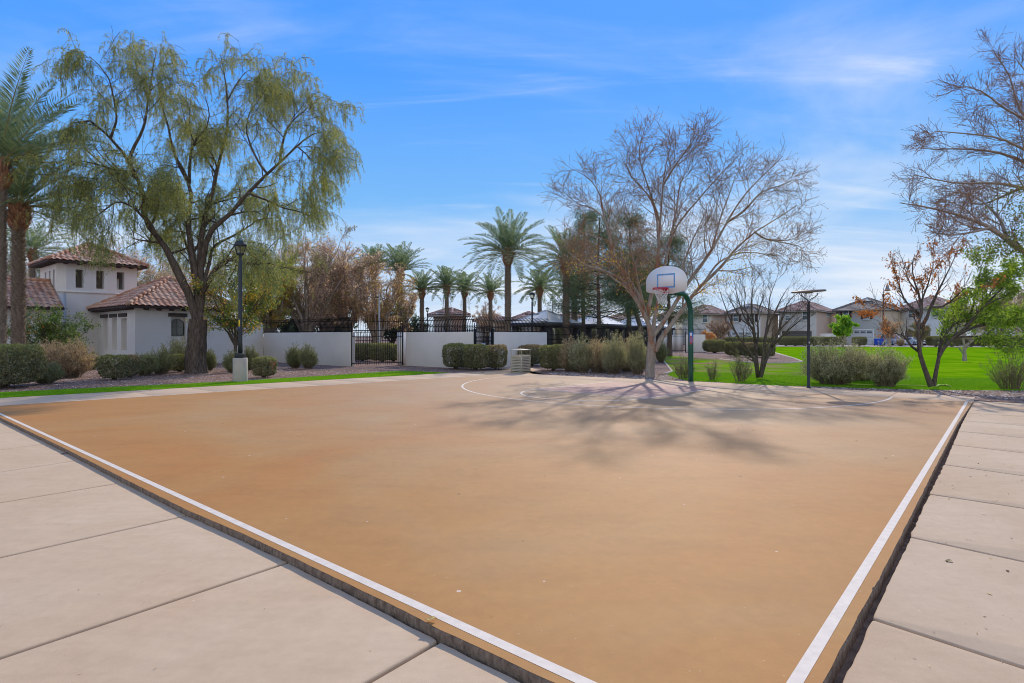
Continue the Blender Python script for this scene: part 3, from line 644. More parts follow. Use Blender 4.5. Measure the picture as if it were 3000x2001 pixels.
# left wing
w=MB(); wall(w,cp(-14,5.3)[:2],eu,14-1.96-.002,-.05,3.05,.3,EX[:2]); wall(w,cp(-14,5.601)[:2],ev,5,-.05,3.05,.3,-EY[:2]); cpart(w,'wall',M_stucco)
t=MB();un=MB();ca=MB()
A,B,Cc,D=cp(-14.5,4.8,3.1),cp(-1.98,4.8,3.1),cp(-1.98,8,4.75),cp(-14.5,8,4.75); roof_face(t,un,A,B,Cc,D,seed=50)
A2,B2=cp(-1.98,11,3.1),cp(-14.5,11,3.1); roof_face(t,un,A2,B2,D,Cc,seed=51); ridge(ca,D+EZ*.08,Cc+EZ*.08)
un.add([A,B,B-EZ*.12,A-EZ*.12],[(0,1,2,3)])
ro=cpart(t,'roof',M_tile); un.build('eave_board',M_under,ro); ca.build('ridge_cap',M_tile,ro,smooth=True)

# ---------------- garden walls with iron cresting
def pickets(mb,O,d,Ln,z0,z1,sp=.115,curve=.16,side=None,rails=(),r=.011,first=0):
    n=int(Ln/sp); k=np.arange(n+1)*sp; nn=np.array(side)
    base=np.c_[O[0]+d[0]*k,O[1]+d[1]*k]
    prof=[(0,z0),(0,z0+(z1-z0)*.5),(.015,z1-.34),(.055,z1-.20),(.115,z1-.08),(.17,z1)] if curve else [(0,z0),(0,z1)]
    P=np.stack([np.c_[base+nn*(c*curve/.16),np.full(n+1,z)] for c,z in prof],1)
    mb.tubes(P,np.full(P.shape[:2],r),4)
    for z,c in rails:
        a=np.array([*(O+nn*c),z]); b=a+np.array([d[0],d[1],0])*Ln; mb.tubes(np.array([[a,b]]),np.full((1,2),.018),4)
def gwall(label,O,d,Ln,nrm,h=1.76,th=.25,top=2.52,side=None,curveto=None):
    t=thing('garden_wall',label,'wall',(O[0],O[1],0)); inv=Matrix.Translation((-O[0],-O[1],0))
    m=MB(); c=O+d*Ln/2-nrm*th/2; m.box((c[0],c[1],h/2-.05),(Ln,th,h+.1),ax=np.array([[*d,0],[*nrm,0],[0,0,1]])); o=m.build('wall',M_stucco2,t,bevel=.015); o.matrix_parent_inverse=inv
    m=MB(); pickets(m,O-nrm*.05,d,Ln,h+.0,top,side=nrm,r=.014,rails=[(h+.05,0),(top-.16,.075)])
    m.tubes(np.array([[[*(O-nrm*.05),h+.05],[*(O-nrm*.05+d*Ln),h+.05]]]),np.full((1,2),.022),4)
    o=m.build('iron_cresting',M_iron,t); o.matrix_parent_inverse=inv
    return t
yw=thing('yard_wall','plain white stucco wall joining the clubhouse to the long white wall, behind the yellowing small tree','wall',(*cp(LW,0)[:2],0)); m=MB(); q=eu*(1.95/2+.003); m.box((q[0]+ev[0]*.12,q[1]+ev[1]*.12,1.15),(1.95,.24,2.3),rz=math.atan2(eu[1],eu[0])); m.build('wall',M_stucco,yw,bevel=.015)
m=MB(); m.box((q[0]*.25-ev[0]*.06,q[1]*.25-ev[1]*.06,1.5),(.4,.12,.5),rz=math.atan2(eu[1],eu[0])); m.build('meter_box',flat('meter_grey',(.2,.21,.22),.6),yw)
E1=cp(6.96,0)[:2]; x1=EX[:2]; L1=hit(1028,E1,x1)[0]
nw=-EY[:2]
gwall('long white stucco wall topped by curved black pickets, right of the lamp with concrete foot',E1+x1*.0,x1,L1,nw)
W1e=E1+x1*L1
Wa=W(1188,1070,31.2)[:2]; L2=hit(1391,Wa,x1)[0]
def fence(label,O,Q,h,z0=.04,curve=.16,posts=2.4,name='iron_fence',mid=True,side=None):
    d=(Q-O);Ln=np.linalg.norm(d);d=d/Ln; nn=np.array([d[1],-d[0]]) if side is None else side
    t=thing(name,label,'fence',(O[0],O[1],0)); inv=Matrix.Translation((-O[0],-O[1],0))
    m=MB(); pickets(m,O,d,Ln,z0,h,side=nn,curve=curve,r=.013 if O[1]<40 else .019); o=m.build('pickets',M_iron,t); o.matrix_parent_inverse=inv
    for z,c in ((.14,0),(h*.62,0),(h*.74,0),(h-.16,.075)) if mid else ((.14,0),(h-.2,.05)):
        m=MB(); a=np.array([*(O+nn*c),z]); m.tubes(np.array([[a,a+np.array([*d,0])*Ln]]),np.full((1,2),.02),4)
        o=m.build('rail',M_iron,t); o.matrix_parent_inverse=inv
    n=max(1,round(Ln/posts))
    for i in range(n+1):
        m=MB(); q=O+d*Ln*i/n; m.box((q[0],q[1],h*.42),(.06,.06,h*.84),rz=math.atan2(d[1],d[0])); o=m.build('post',M_iron,t); o.matrix_parent_inverse=inv
    return t
fence('tall black picket fence filling the gap between the two long white walls',W1e+EY[:2]*.05,Wa-np.array([.15,.0]),2.5,posts=4.5)
# return wall pilaster behind the gap
gwall('white stucco wall behind the clipped dark hedge, between picket gap and gate',Wa,x1,L2,nw)
tR=thing('garden_wall','short white return wall seen edge-on behind the picket gap','wall',(Wa[0],Wa[1],0)); m=MB(); m.box((-.25,.45,.88),(.5,.25,1.76),rz=math.atan2(EY[1],EY[0])); m.build('wall',M_stucco2,tR)
W2e=Wa+x1*L2; y1=EY[:2]; Lg=hit(1445,W2e,y1)[0]
W3s=W2e+y1*Lg; L3=hit(1603,W3s,y1)[0]
# gate
gt=thing('iron_gate','black iron gate with a pale notice plate between two white walls','gate',(W2e[0],W2e[1],0)); inv=Matrix.Translation((-W2e[0],-W2e[1],0))
m=MB(); q=W2e+y1*.06; 
for k in (0,.5,1):
    pass
a=q;b=W2e+y1*(Lg-.16)
for z in(.15,1.1,1.32,1.76): m.tubes(np.array([[[*a,z],[*b,z]]]),np.full((1,2),.025),4)
o=m.build('frame',M_iron,gt); o.matrix_parent_inverse=inv
m=MB(); dl=np.linalg.norm(b-a); n=9
for i in range(n+1):
    c=a+(b-a)*i/n; m.tubes(np.array([[[*c,.15],[*c,1.76]]]),np.full((1,2),.012),4)
    if i<n:
        c=a+(b-a)*(i+.5)/n; m.lathe((*c,1.42),[(.002,0),(.03,.05),(.012,.1),(.002,.16)],5); m.tubes(np.array([[[*c,1.1],[*c,1.42]]]),np.full((1,2),.009),4)
pickets(m,W2e,y1,Lg,1.8,2.5,side=EX[:2],rails=[(1.95,0),(2.34,.07)])
o=m.build('bars',M_iron,gt); o.matrix_parent_inverse=inv
m=MB(); m.box((*(a+(b-a)*.45+EX[:2]*.04),1.02),(.26,.02,.36),rz=math.atan2(y1[1],y1[0])); o=m.build('notice',flat('notice_plate',(.55,.68,.80),.5),gt); o.matrix_parent_inverse=inv
for t_ in(.0,Lg-.08):
    m=MB(); c=W2e+y1*(t_+.02); m.box((*c,.95),(.10,.10,1.9),rz=math.atan2(y1[1],y1[0])); o=m.build('post',M_iron,gt); o.matrix_parent_inverse=inv
gwall('short white wall with black cresting behind the slatted bin',W3s,y1,L3,EX[:2])
W3e=W3s+y1*L3
Le=hit(1912,W3e,y1)[0]
fence('long black picket fence in front of the shade pavilions, behind the sage hedge',W3e+y1*.03,W3e+y1*Le,2.2,posts=3)
fA=W(1935,1030,58)[:2]; fB=W(2008,1030,58)[:2]; fC=W(2066,1030,58)[:2]
fence('black picket fence with thin bars left of the green hoop pole',fA,fB,2.4,posts=2.6)
gwall('low white wall topped with iron pickets right of the green hoop pole',fB+np.array([.02,0]),np.array([1.,0]),fC[0]-fB[0],np.array([0,-1.]),h=1.72,top=2.4)
bw=thing('block_wall','pale wall showing through the thin picket fence near the hoop pole','wall',(fA[0],fA[1]+3,0)); m=MB(); m.box(((fB[0]-fA[0])/2,0,.82),(fB[0]-fA[0]+1.2,.2,1.66)); m.build('wall',M_stucco2,bw)
# inner fence on far side of pool yard
fence('distant black picket fence seen over the white wall beneath the palms',W(1170,0,44)[:2],W(1600,0,60)[:2],2.5,posts=5)
fence('dark picket fence seen over the long white wall below the brown trees',W(780,0,44)[:2],W(1030,0,40)[:2],2.9,posts=5)
fence('inner black picket fence behind the pool hedge',W(1010,0,43)[:2],W(1190,0,42)[:2],2.0,posts=5)

# ---------------- shade pavilions
M_fab=flat('shade_fabric',(.80,.79,.77),.8,var=.08,scale=1.2); M_fascia=flat('dark_fascia',(.07,.072,.078),.7); M_col=flat('dark_column',(.06,.06,.063),.75)
def pavilion(label,px,Y,s1,s2,ze=2.6,rise=1.05):
    c=W(px,0,Y)[:2]; t=thing('shade_pavilion',label,'pavilion',(c[0],c[1],0),0,'shade pavilions by the pool')
    P=lambda a,b,z:np.array([-EX[0]*a+EY[0]*b,-EX[1]*a+EY[1]*b,z])
    m=MB(); ap=P(s1/2,s2/2,ze+rise); E=[P(0,0,ze),P(0,s2,ze),P(s1,s2,ze),P(s1,0,ze)]
    N_=6
    for i in range(4):
        a,b=E[i],E[(i+1)%4]
        # slightly sagging panels
        V=[];
        for j in range(N_+1):
            for k in range(N_+1):
                l=a+(ap-a)*j/N_; r=b+(ap-b)*j/N_; q=l+(r-l)*k/N_; sg=.05*math.sin(math.pi*k/N_)*math.sin(math.pi*j/N_); V.append(q-EZ*sg)
        m.add(V,[(j*(N_+1)+k,j*(N_+1)+k+1,(j+1)*(N_+1)+k+1,(j+1)*(N_+1)+k) for j in range(N_) for k in range(N_)])
    m.build('canopy',M_fab,t)
    m=MB()
    for i in range(4): m.tube([E[i]+EZ*.01,ap+EZ*.01],.035,5)
    m.build('hip_seam',flat('seam',(.6,.6,.6),.8) if 'seam' not in bpy.data.materials else bpy.data.materials['seam'],t)
    m=MB()
    for i in range(4):
        a,b=E[i],E[(i+1)%4]; d=nrmz(b-a); m.box((a+b)/2-EZ*.14,(np.linalg.norm(b-a)+.1,.12,.3),rz=math.atan2(d[1],d[0]))
    m.build('fascia',M_fascia,t)
    for i in range(4):
        m=MB(); q=E[i]+(ap-E[i])*.16; m.box((q[0],q[1],ze/2-.15),(.42,.42,ze-.2),rz=math.atan2(EY[1],EY[0])); m.build('column',M_col,t)
    return t
pavilion('nearest grey fabric shade pavilion, leftmost of the row, behind the picket fence',1608,43.8,3.9,4.5)
pavilion('second grey shade pavilion, behind the slim pine trunk',1768,50,4.2,4.0)
pavilion('third grey shade pavilion, behind the pale forked tree',1900,57,4.6,3.2)
pavilion('small far shade pavilion mostly hidden behind the pale forked trunk',1955,70,5,2.0)

# ---------------- basketball hoop
M_green=flat('green_enamel',(.008,.085,.06),.35,var=.15,scale=3,spec=.5)
B0=G(2023.7,1117.4); hp=thing('basketball_hoop','green gooseneck basketball hoop with white fan backboard','basketball hoop',(B0[0],B0[1],0))
inw=-EY  # towards court
m=MB(); pts=[np.zeros(3),EZ*1.2,EZ*2.25]; Rr=.72
for a in np.linspace(0,math.pi/2,12)[1:]: pts.append(EZ*(2.25+Rr*math.sin(a))+inw*Rr*(1-math.cos(a)))
pts.append(EZ*(2.25+Rr)+inw*1.85)
m.tube(pts,.088,18); m.build('pole',M_green,hp,smooth=True)
zp=2.25+Rr
bc=np.array([4.61,18.1,0])+EY*.38-np.array([B0[0],B0[1],0])   # board centre relative
e=EX
prof=[(-.25,2.885),(.25,2.885),(.62,2.955),(.672,2.985),(.685,3.04),(.685,3.27)]+[(.685*math.cos(a)**.92 if math.cos(a)>0 else 0,3.27+.49*math.sin(a)) for a in np.linspace(.12,math.pi/2,12)]
prof+= [(-x,z) for x,z in prof[::-1] if x>.0 and (x,z)!=(.25,2.885)][0:] 
seen=[]; 
for q in prof:
    if not seen or abs(q[0]-seen[-1][0])+abs(q[1]-seen[-1][1])>1e-4: seen.append(q)
prof=[q for i,q in enumerate(seen) if not(i and abs(q[0]-seen[0][0])+abs(q[1]-seen[0][1])<1e-4)]
n=len(prof); fr_=[bc+e*x+EZ*z+inw*.012 for x,z in prof]; bk=[bc+e*x+EZ*z-inw*.03 for x,z in prof]
m=MB(); m.add(fr_+bk,[tuple(range(n)),tuple(range(2*n-1,n-1,-1))]+[(i,(i+1)%n,n+(i+1)%n,n+i)[::-1] for i in range(n)])
bb=m.build('backboard',flat('backboard_white',(.78,.78,.78),.45,var=.03,scale=5),hp)
m=MB()
def bar(x0,x1,z0,z1): m.add([bc+e*x0+EZ*z0+inw*.0165,bc+e*x1+EZ*z0+inw*.0165,bc+e*x1+EZ*z1+inw*.0165,bc+e*x0+EZ*z1+inw*.0165],[(0,1,2,3)])
bar(-.305,.305,3.475,3.52);bar(-.305,.305,3.07,3.115);bar(-.305,-.262,3.115,3.475);bar(.262,.305,3.115,3.475)
m.build('target_square',flat('faded_blue',(.13,.33,.62),.6,var=.25,scale=9),bb)
m=MB(); rc=np.array([4.61,18.1,0])-np.array([B0[0],B0[1],0])
for zz,rr,rt in((3.045,.232,.011),(3.015,.236,.008)):
    th=np.linspace(0,2*math.pi,33); m.tube([rc+EX*rr*math.cos(a)+EY*rr*math.sin(a)+EZ*zz for a in th],rt,6,cap=False)
ax=np.array([EX,EY,EZ])
m.box(rc+EY*.31+EZ*3.03,(.16,.14,.025),ax=ax); m.box(rc+EY*.365+EZ*2.975,(.20,.02,.15),ax=ax)
for s in(-1,1): m.tube([rc+EY*.36+EX*.08*s+EZ*2.92,rc+EY*.1+EX*.20*s+EZ*3.02],.011,5)
for a in np.arange(12)*math.pi/6: m.tube([rc+EX*.236*math.cos(a)+EY*.236*math.sin(a)+EZ*3.015,rc+EX*.236*math.cos(a)+EY*.236*math.sin(a)+EZ*2.985],.006,4)
rim=m.build('rim',flat('red_enamel',(.50,.012,.02),.45,var=.15,scale=8),hp,smooth=True)
m=MB()
lv=[(2.985,.232),(2.90,.205),(2.83,.172),(2.76,.148),(2.69,.135),(2.62,.138),(2.56,.15)]
for i in range(12):
    for sg in(1,-1):
        P=[]
        for k,(zz,rr) in enumerate(lv):
            a=(i+ (0.5*k*sg))*math.pi/6+.0; sway=.015*math.sin(k*.9+i)
            P.append(rc+EX*(rr*math.cos(a)+sway+.012*k)+EY*rr*math.sin(a)+EZ*(zz+.006*math.sin(i*2.1+k)))
        m.tube(P,.0055,4,cap=False)
m.tube([rc+EX*(.19+.01*k)+EZ*(2.60-.02*k)+EY*.02*math.sin(k*2) for k in range(4)],.008,4)
m.build('net',flat('net_cord',(.72,.70,.66),.9),rim)
m=MB(); 
m.box(bc-inw*.09+EZ*(zp+.03),(.34,.12,.30),ax=ax)
for s in(-1,1): m.tube([bc-inw*.05+e*.38*s+EZ*3.28,bc-inw*.42+EZ*(zp+.02)],.016,6); m.tube([bc-inw*.05+e*.30*s+EZ*3.02,bc-inw*.42+EZ*(zp-.02)],.016,6)
m.build('bracket',M_green,hp)
# faded stickers wrapped round the pole
cols=[((.05,.18,.55),0,.12,.30,.17),((.45,.05,.06),-.35,.0,.12,.14),((.75,.55,.06),.45,.02,.10,.07),((.10,.45,.12),0,-.05,.06,.03),((.75,.75,.75),-.3,.20,.10,.05),((.30,.15,.28),.1,.02,.22,.10)]
for i,(c,a0,z0,wd_,hh) in enumerate(cols):
    m=MB(); zc=1.55+(985-990)*20/1709+z0-.08; aa=-math.pi/2+a0+.05; ths=np.linspace(aa-wd_*3,aa+wd_*3,9); rr=.0905+.0012*(i+1)
    V=[(rr*math.cos(t),rr*math.sin(t),zc+hh*s) for s in(-1,1) for t in ths]; m.add(V,[(k,k+1,10+k,9+k) for k in range(8)])
    m.build('sticker',flat('sticker_ink',c,.5,var=.5,scale=60),hp)

# ---------------- litter bin
Bc=G(1528,1093.6); bn=thing('litter_bin','pale khaki slatted square litter bin with a raised lid at the court corner','bin',(Bc[0],Bc[1],0)); M_bin=flat('bin_paint',(.44,.41,.32),.6,var=.06,scale=6)
s_=.58; cxy=-EX*s_/2+EY*s_/2; bh=.745
m=MB()
for i,(a,b) in enumerate(((0,0),(1,0),(1,1),(0,1))): q=-EX*s_*a+EY*s_*b; m.box(q*.965+cxy*.035+EZ*bh/2,(.04,.04,bh),ax=ax)
m.build('frame',M_bin,bn)
m=MB()
for k in range(9):
    z=.06+k*.066 
    for (c,d,n_) in((-EX*s_/2-EY*.0,EX,-EY),(EY*s_/2,EY,EX),(-EX*s_+EY*s_/2,EY,-EX),(-EX*s_/2+EY*s_,EX,EY)):
        # each slat is a shallow bowed plate
        P=[];
        for u_ in np.linspace(-.5,.5,7): 
            dz=.006*math.cos(u_*math.pi); P.append((c+d*u_*s_*.93+n_*.0,dz))
        V=[p+EZ*(z+dz) for p,dz in P]+[p+EZ*(z+.060-dz) for p,dz in P]+[p-n_*.02+EZ*(z+dz) for p,dz in P]+[p-n_*.02+EZ*(z+.060-dz) for p,dz in P]
        q=7; F_=[]
        for i in range(6): F_+=[(i,i+1,q+i+1,q+i),(2*q+i,2*q+i+1,i+1,i),(q+i,q+i+1,3*q+i+1,3*q+i),(2*q+i,3*q+i,3*q+i+1,2*q+i+1)]
        m.add(V,F_)
m.build('slats',M_bin,bn)
m=MB(); m.box(cxy+EZ*(bh-.045),(s_+.02,s_+.02,.10),ax=ax); m.box(cxy+EZ*.02,(s_-.05,s_-.05,.04),ax=ax); m.build('rim_band',M_bin,bn,bevel=.008)
m=MB(); m.box(cxy+EZ*.36,(s_-.08,s_-.08,.62),ax=ax); m.build('liner',flat('liner_dark',(.03,.03,.032),.8),bn)
m=MB()
for a,b in((0,0),(1,0),(1,1),(0,1)):
    q=-EX*s_*a+EY*s_*b; q=q*.94+cxy*.06; o_=(q-cxy)*1.10+cxy; m.tube([q+EZ*(bh-.02),o_+EZ*.965],.014,5)
m.build('stay',M_bin,bn)
m=MB(); V=[];
for i in range(9):
    for j in range(9):
        a=i/8-.5;b=j/8-.5; V.append(cxy+EX*a*s_*1.14+EY*b*s_*1.14+EZ*(.975+.045*(1-4*a*a)*(1-4*b*b)))
m.add(V,[(i*9+j,i*9+j+1,i*9+j+10,i*9+j+9) for i in range(8) for j in range(8)]); m.box(cxy+EZ*.968,(s_*1.15,s_*1.15,.02),ax=ax); m.build('lid',M_bin,bn,smooth=False)

# ---------------- lamps
M_lamp=flat('lamp_black',(.012,.018,.024),.45,var=.2,scale=3,spec=.5); M_base=flat('cast_concrete',(.42,.37,.32),.9,var=.1,scale=5,bm=.3); M_lglass=flat('lantern_glass',(.55,.5,.42),.2,var=.1)
def glassmat():
    m=bpy.data.materials.new('clear_pane'); m.use_nodes=True; t=m.node_tree; t.nodes.clear(); o=nd(t,'ShaderNodeOutputMaterial'); a=nd(t,'ShaderNodeBsdfTransparent'); g=nd(t,'ShaderNodeBsdfGlossy'); g.inputs['Roughness'].default_value=.1; a.inputs[0].default_value=(.82,.8,.72,1)
    x=nd(t,'ShaderNodeMixShader'); x.inputs[0].default_value=.12; t.links.new(a.outputs[0],x.inputs[1]); t.links.new(g.outputs[0],x.inputs[2]); t.links.new(x.outputs[0],o.inputs[0]); return m
M_pane=glassmat()
def lantern(label,loc,hz=4.37,base=True,scale=1.,tilt=0,group=None,stub=.8):
    t=thing('lantern_post',label,'street lamp',loc,0.0,group); s=scale
    if base:
        m=MB(); m.lathe((0,0,-.05),[(.235,0),(.24,.05),(.24,.83),(.225,.85)],28); m.build('footing',M_base,t,smooth=False)
        m=MB(); m.box((0,0,.885),(.28,.28,.17)); m.build('plinth',M_lamp,t,bevel=.01); z0=.95
    else: z0=0
    m=MB(); m.lathe((0,0,0),[(.078,z0),(.068,z0+.4),(.064,hz-.28),(.05,hz-.24),(.045,hz-.12),(.055,hz-.05),(.055,hz)],8,rz=.39); m.build('pole',M_lamp,t)
    h=MB(); r0,r1=.125*s,.205*s; hh=.31*s
    h.lathe((0,0,hz),[(.06,-.03),(r0,0),(r0,.06*s)],6)
    h.lathe((0,0,hz+hh),[(.235*s,0),(.24*s,.02),(.15*s,.13*s),(.14*s,.15*s),(.02,.16*s)],6)
    for i in range(6):
        a=i*math.pi/3; h.tube([(r0*math.cos(a),r0*math.sin(a),hz+.05*s),(r1*math.cos(a),r1*math.sin(a),hz+hh)],.012,4)
    hd=h.build('lantern_head',M_lamp,t)
    g=MB(); 
    for i in range(6):
        a=i*math.pi/3;b=a+math.pi/3; g.add([(r0*.97*math.cos(a),r0*.97*math.sin(a),hz+.06*s),(r0*.97*math.cos(b),r0*.97*math.sin(b),hz+.06*s),(r1*.97*math.cos(b),r1*.97*math.sin(b),hz+hh-.01),(r1*.97*math.cos(a),r1*.97*math.sin(a),hz+hh-.01)],[(0,1,2,3)])
    g.build('pane',M_pane,hd)
    f=MB(); f.lathe((0,0,hz+hh+.15*s),[(.02,0),(.04*s,.02),(.035*s,.06*s),(.005,.08*s)],10); f.build('finial',flat('verdigris',(.03,.16,.17),.6) if 'verdigris' not in bpy.data.materials else bpy.data.materials['verdigris'],hd)
    return t
lp=lantern('black lantern post on a round concrete footing beside the path, beneath the big tree',G(704,1116))
m=MB(); m.box((.0,-.075,2.0),(.05,.004,.24)); m.build('number_strip',flat('yellow_tape',(.70,.50,.02),.5),lp); m=MB(); m.box((.0,-.076,1.84),(.05,.004,.05)); m.build('small_tag',flat('blue_tape',(.03,.10,.45),.5),lp)
lantern('black lantern post behind the long white wall, left of the pale steel pole',W(948,1000,49)*np.array([1,1,0]),base=False)
lantern('black lantern post behind the white wall, left of the tall palm row',W(1252,1000,67)*np.array([1,1,0]),base=False)
lp2=lantern('black lantern post rising beside the nearest shade pavilion',W(1559,1000,44)*np.array([1,1,0]),base=False)
m=MB(); m.tube([(-.5,0,3.2),(.5,0,3.2)],.018,5); m.box((-.45,0,3.23),(.2,.1,.05)); m.box((.45,0,3.23),(.2,.1,.05)); m.build('crossarm',M_lamp,lp2)
# disc lamp
Ld=G(2369,1136); dl=thing('disc_lamp','slim dark lamp post carrying a flat disc head on three curved arms','street lamp',Ld); M_dlamp=flat('bronze_lamp',(.03,.032,.038),.5,var=.2)
m=MB(); m.lathe((0,0,0),[(.06,0),(.06,.02),(.042,.03),(.040,2.45),(.046,2.46),(.046,2.5),(.03,2.52),(.03,2.56)],12); m.build('pole',M_dlamp,dl,smooth=False)
dz=2.86
m=MB()
for a in(R(200),R(20),R(95)):
    c,s2=math.cos(a),math.sin(a); m.tube([(.02*c,.02*s2,2.5),(.03*c,.03*s2,2.60),(.10*c,.10*s2,2.67),(.25*c,.25*s2,2.74),(.34*c,.34*s2,2.79),(.37*c,.37*s2,2.87)],.012,6)
m.build('arm',M_dlamp,dl,smooth=True)
m=MB(); m.lathe((0,0,0),[(.10,-.045),(.12,-.02),(.44,-.012),(.475,.005),(.475,.03),(.44,.05),(.1,.065)],36); o=m.build('disc_head',flat('disc_bronze',(.17,.14,.115),.5,var=.1),dl,smooth=False); o.location=(0,0,dz+.02); o.rotation_euler=(R(3),R(-4),0)
m=MB(); m.box((0.0,-.041,1.36),(.03,.006,.05)); m.build('tag_plate',M_white,dl)
# pale steel pole, floodlight mast, street lamps
pc=W(1111,0,38); st=thing('steel_pole','slim pale grey steel pole among the brown trees behind the fence','pole',(pc[0],pc[1],0)); m=MB(); m.lathe((0,0,0),[(.11,0),(.10,.1),(.07,.15),(.05,4.2),(.05,4.25),(.01,4.3)],10); m.build('shaft',flat('galvanised',(.42,.44,.46),.5),st); m=MB(); m.box((-.12,0,4.1),(.3,.08,.07)); m.build('lamp_head',M_lamp,st)
pc=W(1619.5,0,210); st=thing('floodlight_mast','very distant sports floodlight mast on the horizon','floodlight',(pc[0],pc[1],0)); M_mast=flat('mast_grey',(.16,.17,.18),.6)
m=MB(); m.tube([(0,0,0),(0,0,18.3)],[.28,.16],8); m.build('shaft',M_mast,st); m=MB(); m.box((0,0,18.2),(2.6,.15,.15)); m.build('crossarm',M_mast,st)
for i in range(4): m=MB(); m.box((-1.1+.73*i,-.2,18.5),(.5,.3,.45)); m.build('floodlight',M_mast,st)
def bell(label,px,Y,top,arm=1):
    pc=W(px,0,Y); st=thing('street_lamp',label,'street lamp',(pc[0],pc[1],0)); Mr=bpy.data.materials.get('rust_pole') or flat('rust_pole',(.10,.065,.06),.7,var=.2)
    m=MB(); m.lathe((0,0,0),[(.28,0),(.26,.6),(.15,.8),(.13,top-1.2),(.17,top-1.1),(.17,top-.7),(.05,top-.6)],10); m.build('pole',Mr,st)
    m=MB(); m.tube([(0,0,top-.7),(.05,0,top+.2),(.18*arm,0,top+.8),(.40*arm,0,top+1.05),(.62*arm,0,top+1.0)],.05,6); ar_=m.build('arm',Mr,st)
    m=MB(); m.lathe((.68*arm,0,top),[(.48,-.15),(.42,0),(.26,.35),(.20,.75),(.08,.9),(.03,1.15)],14); m.build('bell_shade',flat('bell_grey',(.20,.21,.22),.5) if 'bell_grey' not in bpy.data.materials else bpy.data.materials['bell_grey'],st)
bell('tall brown street lamp with a bell shade in front of the houses',2588,98,9.3)
bell('far street lamp whose bell shade peeps over the houses beyond the orange tree',2645,150,10.2)
